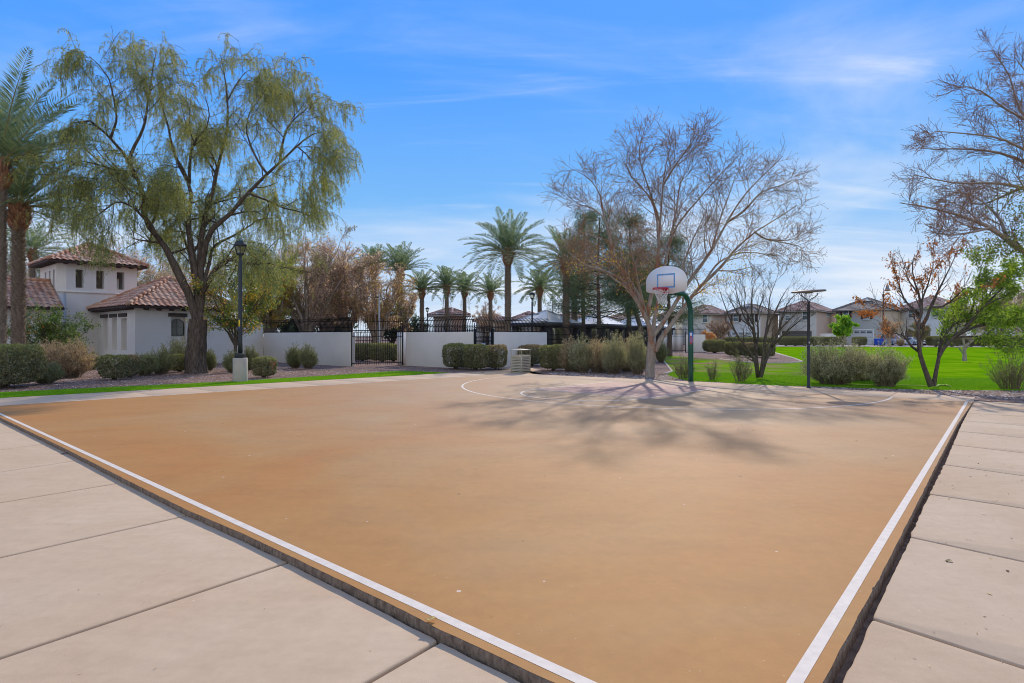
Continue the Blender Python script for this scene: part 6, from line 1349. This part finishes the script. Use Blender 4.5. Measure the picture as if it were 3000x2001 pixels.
# ---------------- date palms
M_palmtrunk=barkmat('palm_trunk',(.13,.095,.07),(.36,.29,.225),7,1.2,.9); M_boot=leafmat('palm_boot',[(.12,.06,.035),(.22,.11,.06),(.32,.17,.09),(.18,.12,.09)],.05)
L_palm=leafmat('palm_leaflet',[(.050,.085,.050),(.08,.125,.07),(.13,.175,.10),(.20,.23,.13)],.4); M_rachis=flat('palm_rachis',(.25,.24,.10),.6,var=.2)
L_deadp=leafmat('dead_frond',[(.25,.19,.12),(.32,.26,.17)],.3)
def palm(label,base,h,fl,nf,seed,tr=.22,group=None,leafn=46,lw=.035,skirt=1.,elev=(-.5,1.35),dead=0,lean=(0,0),ll=.5):
    """h: height of the crown base; fl: frond length"""
    r=np.random.default_rng(seed); T=Tree('date_palm',label,'palm tree',base,group)
    top=np.array([lean[0],lean[1],h]); mb=MB(); K=int(h/.16)
    tp=smooth_path([(0,0,-.1),(lean[0]*.2,lean[1]*.2,h*.45),tuple(top)],K); rr=tr*(1.02-.12*np.linspace(0,1,K)); bumpy(tp,rr*.93,14,.06,mb)
    # leaf-base scars as overlapping scales
    n=int(h/.12); V=[];Q=[];
    for i in range(n):
        z=i/n; c=np.array([np.interp(z,np.linspace(0,1,K),tp[:,j]) for j in range(3)]); m_=11
        for j in range(m_):
            a=(j+.5*(i%2))*2*math.pi/m_+r.normal(0,.06); o=np.array([math.cos(a),math.sin(a),0]); s=np.array([-math.sin(a),math.cos(a),0]); w_=tr*.27*r.uniform(.8,1.15); b0=c+o*tr*.88; ht=.10*r.uniform(.8,1.3); pr=.065*r.uniform(.5,1.7)*tr/.22
            mb.add([b0-s*w_-EZ*ht*.6,b0+s*w_-EZ*ht*.6,b0+s*w_*.7+o*pr+EZ*ht*.5,b0-s*w_*.7+o*pr+EZ*ht*.5,b0+EZ*ht*.75],[(0,1,2,3),(3,2,4)])
    T.part(mb,'trunk',M_palmtrunk)
    # pineapple of old boots
    bt=MB(); n=int(150*skirt)
    for i in range(n):
        z=r.uniform(0,1); a=i*2.39996; o=np.array([math.cos(a),math.sin(a),0]); s=np.array([-math.sin(a),math.cos(a),0]); R_=tr*(1.0+.85*math.sin(math.pi*min(1,z*.85+.12))); c=top+EZ*(-1.15*tr/.22*.75*(1-z)+.15)*1.0
        b0=c+o*R_*.75; tip=c+o*(R_+.10)+EZ*(.20+.1*z); w_=.055*tr/.22
        bt.add([b0-s*w_-EZ*.06,b0+s*w_-EZ*.06,tip+s*w_*.5,tip-s*w_*.5],[(0,1,2,3)]); bt.add([b0-s*w_-EZ*.06,b0+s*w_-EZ*.06,b0+o*.07-EZ*.1],[(0,1,2)])
    K2=8; bt2=MB(); bumpy(np.stack([top+EZ*z for z in np.linspace(-.9*tr/.22,.25,K2)]),tr*np.array([.9,1.25,1.5,1.6,1.6,1.45,1.1,.6]),14,.15,bt); T.part(bt,'boot_cluster',M_boot)
    # fronds
    rc=MB(); lv=MB(); KF=12; t=np.linspace(0,1,KF)
    for i in range(nf):
        f=(i+.5)/nf; el=elev[1]-(elev[1]-elev[0])*f**.85+r.normal(0,.07); a=i*2.39996+r.normal(0,.12); L_=fl*r.uniform(.88,1.08)*(1 if f>.12 else .8); o=np.array([math.cos(a),math.sin(a),0])
        droop=(.40+.62*(1-abs(el)/1.5))*r.uniform(.75,1.3); 
        P=np.empty((KF,3)); P[0]=top+EZ*.1+o*tr*.4; ang=el
        for k in range(1,KF):
            ang=el-droop*(k/KF)**1.5; P[k]=P[k-1]+(o*math.cos(ang)+EZ*math.sin(ang))*L_/(KF-1)
        rc.tubes(P[None],np.linspace(.028,.006,KF)[None]*tr/.22,4)
        m_=leafn; tt=np.linspace(.14,1,m_); c=np.stack([np.interp(tt,t,P[:,j]) for j in range(3)],1); tg=unit(np.stack([np.interp(tt,t,np.gradient(P,axis=0)[:,j]) for j in range(3)],1)); s=np.array([-math.sin(a),math.cos(a),0]); nn=np.cross(s,tg)*1.0; nn*=np.sign(nn[:,2:3]+1e-6)
        ln=ll*fl/3.2*np.sin(np.pi*np.clip(tt*.86+.13,0,1))**.6*1.0+.05
        for sg in(-1,1):
            d=unit(tg*.75+s*sg*.85+nn*.45+r.normal(0,.12,(m_,3))-EZ*.12); U=d*(ln*r.uniform(.85,1.1,m_)/2)[:,None]; wv=unit(np.cross(d,nn+r.normal(0,.3,(m_,3))))*lw/2
            lv.quads(c+U,U,wv)
    T.part(rc,'rachises',M_rachis); T.part(lv,'fronds',L_palm)
    if dead:
        dm=MB()
        for i in range(dead):
            a=r.uniform(0,6.28); o=np.array([math.cos(a),math.sin(a),0]); P=np.stack([top-EZ*.1+o*(tr+.35*math.sin(q*1.6))+EZ*(-fl*.75*q) for q in np.linspace(0,1,8)]); dm.tubes(P[None],np.full((1,8),.012),3); c,u,v=leaves_at(P[None],60,.3,.03,r,.04,2.,.1); dm.quads(c,u,v)
        T.part(dm,'dead_fronds',L_deadp)
    return T
palm('tall date palm cropped by the left edge, nearer of the two left palms',W(-2,0,22.5),zat(492,22.5),4.3,40,101,tr=.22,leafn=70,lw=.032,elev=(.32,1.5))
palm('date palm with swollen rusty boot ball, second from the left edge',W(54,0,24.2),zat(612,24.2),3.3,38,102,tr=.235,leafn=66,lw=.032,skirt=1.6,elev=(-.25,1.48))
palm('tallest date palm in the centre, above the short white wall',W(1488,0,38),zat(745,38),3.3,46,103,tr=.20,leafn=50,lw=.045,elev=(-.35,1.48),ll=.5)
palm('date palm partly veiled by the bare tree, right of the nearest pavilion',W(1659,0,44),zat(765,44),3.5,44,104,tr=.26,leafn=44,lw=.05)
palm('short date palm behind the first pavilion, left of the veiled palm',W(1581,0,58),zat(848,58),2.8,40,105,tr=.21,leafn=36,lw=.07,elev=(-.4,1.35))
palm('date palm with dark boots just right of the veiled palm',W(1683,0,50),zat(845,50),2.7,30,106,tr=.24,leafn=36,lw=.06)
G_='row of small date palms behind the pool fence'
proto=palm('first palm of the distant row, above the brown tree left of centre',W(1095,0,60),zat(790,60),2.9,40,107,tr=.24,group=G_,leafn=34,lw=.06,elev=(.25,1.5))
palm('second palm of the distant row, its crown above the brown thicket',W(1172,0,58),zat(800,58),3.3,42,108,tr=.24,group=G_,leafn=36,lw=.06,elev=(.3,1.5))
palm('third palm of the distant row, right of the brown thicket',W(1236,0,62),zat(853,62),2.75,38,109,tr=.22,group=G_,leafn=34,lw=.06,elev=(-.1,1.48))
palm('fourth distant palm, with two dead fronds hanging by its trunk',W(1309,0,62),zat(843,62),2.8,38,110,tr=.21,group=G_,leafn=34,lw=.07,dead=3,elev=(-.15,1.48))
palm('fifth distant palm, left of the shortest one in the row',W(1361,0,66),zat(853,66),2.75,38,111,tr=.21,group=G_,leafn=34,lw=.07,dead=2,elev=(-.15,1.45))
palm('last palm of the distant row, nearest to the tall centre palm',W(1437,0,66),zat(860,66),2.7,36,112,tr=.21,group=G_,leafn=34,lw=.06,elev=(-.15,1.45))
palm('far pale palm glimpsed behind the second palm at the left edge',W(95,0,50),zat(740,50),3.4,40,113,tr=.2,leafn=34,lw=.06)

# ---------------- shrubs
def shrub_parts(T,w,d,h,kind,seed,mats,dens=1.):
    r=np.random.default_rng(seed)
    if kind=='clip':
        n=int(5200*dens*max(.5,(w*d+w*h+d*h)/1.6)); v=unit(r.normal(size=(n,3))*np.array([1,1,1])); p=5.0
        k=(np.abs(v[:,0])**p+np.abs(v[:,1])**p+np.abs(v[:,2])**p)**(-1/p); q=v*k[:,None]; q*= (1-np.abs(r.normal(0,.07,n)))[:,None]
        nz=np.array([mnoise.noise(Vector((a[0]*2.2+seed,a[1]*2.2,a[2]*2.2))) for a in q]); nz2=np.array([mnoise.noise(Vector((a[0]*6+seed,a[1]*6,a[2]*6))) for a in q]); q*=(1+.10*nz+.09*nz2)[:,None]
        C=np.c_[q[:,0]*w/2,q[:,1]*d/2,(q[:,2]*.5+.5)*h*.90+h*.08]; C[:,:2]*=(.90+.10*np.clip(C[:,2:3]/(h*.45),0,1))
        C=C[(C[:,2]>h*.10)|(r.random(n)<.5)]; n=len(C); u=unit(r.normal(size=(n,3))+np.array([0,0,.5])); v=unit(np.cross(u,r.normal(size=(n,3)))); sz=.024
        g=(C[:,2]/h+r.normal(0,.12,n))>.80
        lf=MB(); lf.quads(C[~g],u[~g]*sz*1.2,v[~g]*sz*.7); T.part(lf,'foliage',mats[0])
        if len(mats)>1: lf=MB(); lf.quads(C[g],u[g]*sz*1.2,v[g]*sz*.7); T.part(lf,'new_growth',mats[1])
        ns=16; a=r.uniform(0,6.28,ns); e=np.c_[np.cos(a)*w*.4*r.uniform(.2,1,ns),np.sin(a)*d*.4*r.uniform(.2,1,ns),np.full(ns,h*.75)]; t=np.linspace(0,1,6)[None,:,None]; b=np.c_[r.normal(0,w*.05,ns),r.normal(0,d*.05,ns),np.zeros(ns)]; P=b[:,None]*(1-t)+e[:,None]*t; 
        m=MB(); m.tubes(P,np.linspace(.018,.006,6)[None].repeat(ns,0),4); T.part(m,'stems',M_bark_dark)
    else:
        ns=int({'sage':120,'dry':150,'sparse':26}[kind]*dens); a=r.uniform(0,6.28,ns); rad=np.sqrt(r.uniform(0,1,ns)); e=np.c_[np.cos(a)*rad*w*.5,np.sin(a)*rad*d*.5,h*(1-.35*rad**2)*np.where(r.random(ns)<.22,r.uniform(1.0,1.32,ns),r.uniform(.4,1.05,ns))]; b=np.c_[e[:,0]*.42,e[:,1]*.42,np.zeros(ns)]; t=np.linspace(0,1,7)[None,:,None]
        P=b[:,None]*(1-t)+e[:,None]*t; P[:,:,2]=e[:,None,2]*(t[...,0]**.85); P+=r.normal(0,.02,P.shape)*t*h
        R_=np.linspace(.009,.003,7)[None].repeat(ns,0); s,rs,_=spawn(P,R_,8 if kind!='sparse' else 6,.08,1.,.6,h*.32,5,up=.18,jit=.14,rr=.7,r=r,lenfall=.3)
        m=MB(); m.tubes(P,R_,3); m.tubes(s,np.maximum(rs,.0025),3); T.part(m,'stems',mats[-1])
        s2,_,_=spawn(s,rs,4,.1,1,.6,h*.13,4,up=.15,jit=.15,rr=.8,r=r)
        nn={'sage':5,'dry':5,'sparse':3}[kind]; C,U,V=leaves_at(s2,nn,.038,.016,r,.02,-.4,0); lf=MB(); lf.quads(C,U,V); T.part(lf,'foliage',mats[0])
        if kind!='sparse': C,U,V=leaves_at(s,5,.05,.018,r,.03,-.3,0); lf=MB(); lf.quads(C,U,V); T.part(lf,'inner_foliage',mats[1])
D_clip=leafmat('clipped_leaf',[(.045,.055,.028),(.085,.095,.045),(.14,.14,.07),(.20,.17,.10)],.3); D_clip2=leafmat('clipped_tip',[(.10,.12,.04),(.17,.18,.06),(.22,.20,.08)],.3)
D_tanclip=leafmat('tan_tip',[(.20,.15,.08),(.28,.21,.12)],.3)
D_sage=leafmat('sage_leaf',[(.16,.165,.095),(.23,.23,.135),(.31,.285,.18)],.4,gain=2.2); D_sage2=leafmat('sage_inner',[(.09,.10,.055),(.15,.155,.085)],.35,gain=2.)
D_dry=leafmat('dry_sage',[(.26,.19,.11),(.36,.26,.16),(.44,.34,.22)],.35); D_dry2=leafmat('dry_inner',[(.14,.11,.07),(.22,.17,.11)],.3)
D_olive=leafmat('olive_shrub',[(.085,.105,.045),(.14,.155,.065),(.20,.205,.10)],.3)
M_stemtan=flat('tan_stem',(.22,.17,.12),.95,var=.3,spec=.05)
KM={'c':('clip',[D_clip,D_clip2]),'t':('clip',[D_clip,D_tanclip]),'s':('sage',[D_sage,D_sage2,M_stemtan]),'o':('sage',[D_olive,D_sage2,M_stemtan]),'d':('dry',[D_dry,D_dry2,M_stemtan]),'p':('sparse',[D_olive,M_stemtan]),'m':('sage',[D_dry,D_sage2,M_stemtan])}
SC={}
def shrub(label,px,wpx,top,bot,kind,dep=1.,group=None,dens=1.):
    b=G(px,bot); Y=b[1]; Yc=Y+wpx*Y/F*.5*dep; w=wpx*Y/F*(1.12 if kind in 'ct' else 1.15); h=(bot-top)*Y/F; b=W(px,0,Yc)
    big=w>.0; key=(kind,round(w/h*2)/2,int(h*1.6))
    if key in SC and Y>30:
        src,w0,h0,d0=SC[key]; c=copy_tree(src.t if isinstance(src,Tree) else src); c.location=(b[0],b[1],0); c.scale=(w/w0,w*dep/d0,h/h0); c.rotation_euler=(0,0,0); 
        for k in list(c.keys()): 
            if k=='group': del c[k]
        tag(c,label,'shrub',group); return c
    T=Tree('shrub',label,'shrub',b,group); shrub_parts(T,w,w*dep,h,KM[kind][0],abs(hash(label))%9999 if False else int(px*7+bot)%9973,KM[kind][1],dens)
    if key not in SC: SC[key]=(T,w,h,w*dep)
    return T
g1='shrubs in the gravel bed before the clubhouse'; g2='clipped shrubs before the white walls'; g3='sage hedge between bin and forked tree'; g4='clipped hedge before the houses'
shrub('large clipped dark green hedge block at the left edge',12,150,1008,1141,'c',1.)
shrub('tan dry sage bush right beside the dark hedge block',128,100,1018,1112,'d',1,g1)
shrub('tan dry bush, right one of the pair below the citrus tree',212,90,1014,1108,'d',1,g1)
shrub('low dark sprawling shrub at the foot of the tan bushes',132,70,1072,1126,'o',1,g1)
shrub('small dark shrub against the tower foot behind the tan bush',268,36,1042,1084,'o',1,g1)
shrub('rounded olive shrub left of the tall wall slots',336,62,1040,1114,'c',1,g1)
shrub('small shrub just right of the rounded olive one, below the slots',380,38,1040,1106,'t',1,g1)
shrub('low grey-green shrub between slots and arched window',425,62,1048,1101,'o',1,g1)
shrub('wide dark green shrub below the arched window',472,66,1034,1097,'o',1,g1)
shrub('taller twiggy shrub rising in front of the arched window niche',520,68,1006,1080,'o',1,g1)
shrub('dark shrub touching the left of the big trunk',527,52,1038,1090,'c',1,g1)
shrub('small shrub right of the big trunk base',612,36,1036,1086,'o',1,g1)
shrub('pale green shrub behind the concrete lamp footing, left side',682,44,1042,1092,'o',1,g1)
shrub('pale green shrub behind the concrete lamp footing, right side',733,40,1030,1084,'o',1,g1)
shrub('low dark shrub against the corner of the white walls',760,60,1016,1058,'c',1,g1)
T=shrub('small square clipped bush with a few red flowers right of the lamp footing',775,54,1046,1107,'c',1,g1)
r=np.random.default_rng(1); lf=MB(); n_=60; C=np.array([.33,-.1,.52])+r.normal(0,1,(n_,3))*np.array([.05,.12,.09]); u=unit(r.normal(size=(n_,3))); v=unit(np.cross(u,r.normal(size=(n_,3)))); lf.quads(C,u*.025,v*.02); T.part(lf,'flowers',leafmat('magenta_flower',[(.5,.02,.06),(.6,.05,.12)],.3))
shrub('upright olive shrub left one of the pair by the long white wall',865,42,1024,1079,'o',1,g1)
shrub('upright olive shrub right one of the pair by the long white wall',903,44,1026,1081,'o',1,g1)
for i,(x,w_,t_,b_,k,l) in enumerate(((1335,66,1006,1082,'c','dark clipped shrub, left end of the hedge before the short wall'),(1395,68,1008,1085,'c','clipped shrub in the middle of the hedge before the short wall'),(1452,60,1010,1083,'t','tan topped clipped shrub left of the litter bin'))): shrub(l,x,w_,t_,b_,k,.9,g2)
for i,(x,w_,t_,b_,k,l) in enumerate(((1555,74,1010,1073,'t','brownish clipped shrub directly behind the litter bin'),(1622,76,1010,1087,'c','green and tan clipped shrub right of the litter bin'),(1668,60,1012,1089,'m','bush second to the right of the litter bin'),(1706,62,1008,1092,'s','pale upright sage bush in mid hedge'),(1752,76,1007,1093,'m','broad tan-topped bush in mid hedge'),(1798,66,1004,1096,'s','large grey sage bush, tallest of the hedge'),(1838,60,1006,1090,'m','brown bush behind the large grey sage'),(1868,56,1004,1098,'s','sage bush touching the forked tree on its left'),(1772,80,1020,1088,'o','low green undergrowth at the centre of the sage hedge'),(1688,50,1030,1090,'o','low green undergrowth at the left of the sage hedge'))): shrub(l,x,w_,t_,b_,k,1,g3)
shrub('green shrub peeking out right of the forked trunk',1936,30,1012,1062,'o',1)
for i,(x,w_,t_,b_,k,l) in enumerate(((2093,52,995,1034,'c','flat-topped rounded clipped bush right of the low white wall'),(2058,28,994,1030,'m','small orange tinged bush against the low white wall'),(2122,30,1006,1030,'t','low brown bush between two clipped bushes'),(2156,50,1001,1045,'c','clipped bush at the left of the gravel island'),(2200,60,1003,1046,'t','tan clipped bush in the middle of the gravel island'),(2244,40,1004,1048,'c','dark clipped bush at the right of the gravel island'))): shrub(l,x,w_,t_,b_,k,1)
for i in range(4): shrub('%s clipped shrub of the hedge behind the gravel island'%['leftmost','second','third','rightmost'][i],2100+i*46,56,987,1012.5,'c',.8,g4)
for i in range(6): shrub('%s bush of the long clipped hedge behind the disc lamp'%['leftmost','second','third','fourth','fifth','rightmost'][i],2303+i*27.5,36,986,1013.6,'c',.8,g4)
shrub('square clipped bush standing alone before the white garage door',2518,32,986,1014,'c',.8,g4)
for i,(x,w_,t_) in enumerate(((2742,40,984),(2790,50,986),(2845,44,984),(2880,40,988),(2920,42,985),(2958,44,984),(2996,48,982))): shrub('%s brown clipped shrub of the far right hedge'%['first','second','third','fourth','fifth','sixth','seventh'][i],x,w_,t_,1015.5,'t' if i%2 else 'c',.8,g4)
shrub('twiggy shrub beside the silver vehicle',2638,20,995,1014,'m',1)
shrub('large loose grey-green sage bush right of the disc lamp',2445,165,1022,1131,'s',.9,None,1.9)
shrub('olive bush behind and right of the large sage bush',2525,110,1040,1118,'m',.8)
shrub('spiky grey-green bush between sage bush and orange-leaved tree',2592,112,1040,1136,'s',.9,None,1.2)
shrub('sparse twiggy shrub at the right edge of the lawn',2962,120,1040,1144,'p',.8,None,2.4)
shrub('thin dry weed tuft in front of the dark lawn tree',2170,62,1040,1119,'p',.8,None,1.4)
shrub('thin grassy shoot at the edge right of the hoop pole',2088,40,1066,1114,'p',.8,None,.8)
shrub('thin twiggy shrub just left of the hoop pole foot',2002,60,1052,1110,'p',.8,None,1.6)
for i,(x,w_,t_,b_) in enumerate(((1060,70,1006,1058),(1118,66,1005,1060),(1152,50,1008,1059))): shrub('%s dark hedge bush seen through the tall picket gap'%['left','middle','right'][i],x,w_,t_,b_,'c',.7,'hedge bushes behind the tall picket gap')
for i in range(7): shrub('%s yellow-green hedge bush behind the pavilions'%['first','second','third','fourth','fifth','sixth','seventh'][i],1545+i*62,74,953,1014,'c',.5,'tall hedge behind the pavilions')

# ---------------- fallen leaves and small litter
r=np.random.default_rng(77); ll_=MB(); 
def scat(n,poly,z,s):
    P=np.array(poly); C=[]
    while len(C)<n:
        c=r.uniform(P.min(0),P.max(0)); ins=False; j=len(P)-1
        for i in range(len(P)):
            if (P[i,1]>c[1])!=(P[j,1]>c[1]) and c[0]<(P[j,0]-P[i,0])*(c[1]-P[i,1])/(P[j,1]-P[i,1]+1e-12)+P[i,0]: ins=not ins
            j=i
        if ins: C.append((c[0],c[1],z+r.uniform(.003,.008)))
    C=np.array(C); n=len(C); a=r.uniform(0,6.28,n); L_=s*r.uniform(.4,1.3,n); u=np.c_[np.cos(a)*L_,np.sin(a)*L_,r.normal(0,.25,n)*L_]; v=np.c_[-np.sin(a)*L_*.35,np.cos(a)*L_*.35,r.normal(0,.1,n)*L_]; ll_.quads(C,u,v)
scat(260,[P_(2480,1999,zr),P_(3000,1999,zr),P_(3000,1172,zr),P_(2862,1170,zr)],zr,.008)
scat(60,[P_(2480,1999,zr),P_(3000,1999,zr),P_(3000,1172,zr),P_(2862,1170,zr)],zr,.018)
scat(90,[P_(0,1999,zl),P_(1500,1999,zl),P_(0,1240,zl)],zl,.007)
scat(180,[P_(100,1240),P_(1700,1990),P_(2300,1990),P_(2800,1190),P_(1500,1110)],.004,.008)
scat(40,[P_(2100,1300),P_(2600,1400),P_(2800,1190),P_(2300,1160)],.004,.02)
tag(ll_.build('leaf_litter',leafmat('litter',[(.10,.06,.03),(.20,.13,.05),(.32,.24,.10),(.45,.38,.28)],.1)),'tiny dry leaf crumbs scattered over the court and pads','leaf litter',kind='stuff')
cl_=MB(); P0_=[P_(*p) for p in mp_]
ll_=cl_; scat(9000,P0_,-.016,.03)
tag(cl_.build('wood_chips',leafmat('chips',[(.12,.07,.05),(.26,.17,.13),(.42,.33,.27),(.62,.54,.46),(.66,.6,.54)],.1)),'pale leaf flakes and chips covering the planting strip','mulch',kind='stuff')
pm=MB(); r=np.random.default_rng(5)
ll_=pm; scat(14000,[P_(-300,1170),P_(0,1147),P_(500,1124),P_(1000,1096),P_(1300,1091),P_(1300,1084),P_(1000,1083),P_(640,1068),P_(0,1085),P_(-300,1090)],-.018,.035)
tag(pm.build('gravel',leafmat('pebbles',[(.12,.07,.055),(.22,.14,.115),(.32,.22,.185),(.5,.42,.38)],.0)),'loose reddish brown gravel in the planting bed','gravel',kind='stuff')
def leafthing(label,px,py,z,s,a,mat):
    g=G(px,py,z); m=MB(); n=9; t=np.linspace(-1,1,n); V=[]
    for i,q in enumerate(t): w_=s*.30*math.cos(q*1.45)*(1+.12*math.sin(i*2.3)); zc=.10*s+.07*s*math.sin(q*3); V+=[(q*s/2,-w_,zc+.10*s),(q*s/2,0,zc),(q*s/2,w_,zc+.07*s)]
    V=np.array(V); c,s_=math.cos(a),math.sin(a); V=np.c_[V[:,0]*c-V[:,1]*s_,V[:,0]*s_+V[:,1]*c,V[:,2]]
    m.add(V,[(i*3+j,i*3+j+1,i*3+3+j+1,i*3+3+j) for i in range(n-1) for j in range(2)]); o=m.build('fallen_leaf',mat); o.location=g; tag(o,label,'leaf')
leafthing('curled yellow leaf lying on the court edge beside the white line',1263,1817,.006,.06,.2,flat('yellow_leaf',(.50,.34,.10),.7,var=.3,scale=40))
leafthing('olive brown curled leaf on the right-hand pad',2779,1645,zr,.05,.1,flat('olive_leaf_dry',(.20,.14,.06),.7,var=.3,scale=40))
leafthing('small brown leaf on the left-hand pads near the slab edge',189,1330,zl,.08,.5,flat('brown_leaf_dry',(.16,.08,.04),.7,var=.3,scale=40))
leafthing('dark dry leaf lower down on the right-hand pad',2952,1674,zr,.03,.9,bpy.data.materials['brown_leaf_dry'])
leafthing('dark pine cone-like leaf on the path left of the bin',1414.5,1092,-.006,.16,.3,bpy.data.materials['brown_leaf_dry'])
# yellow-green tape marks / hose at the lawn edge
m=MB(); q=[G(*p)+EZ*.03 for p in((2470,1127),(2540,1130),(2640,1131),(2700,1133),(2722,1134))]; m.tube(q,.018,5); q=[G(*p)+EZ*.03 for p in((2740,1136),(2752,1131),(2772,1131),(2785,1135))]; m.tube(q,.03,5)
tag(m.build('garden_hose',flat('lime_hose',(.40,.55,.10),.6)),'lime green hose lying along the lawn edge beneath the orange-leaved tree','hose')
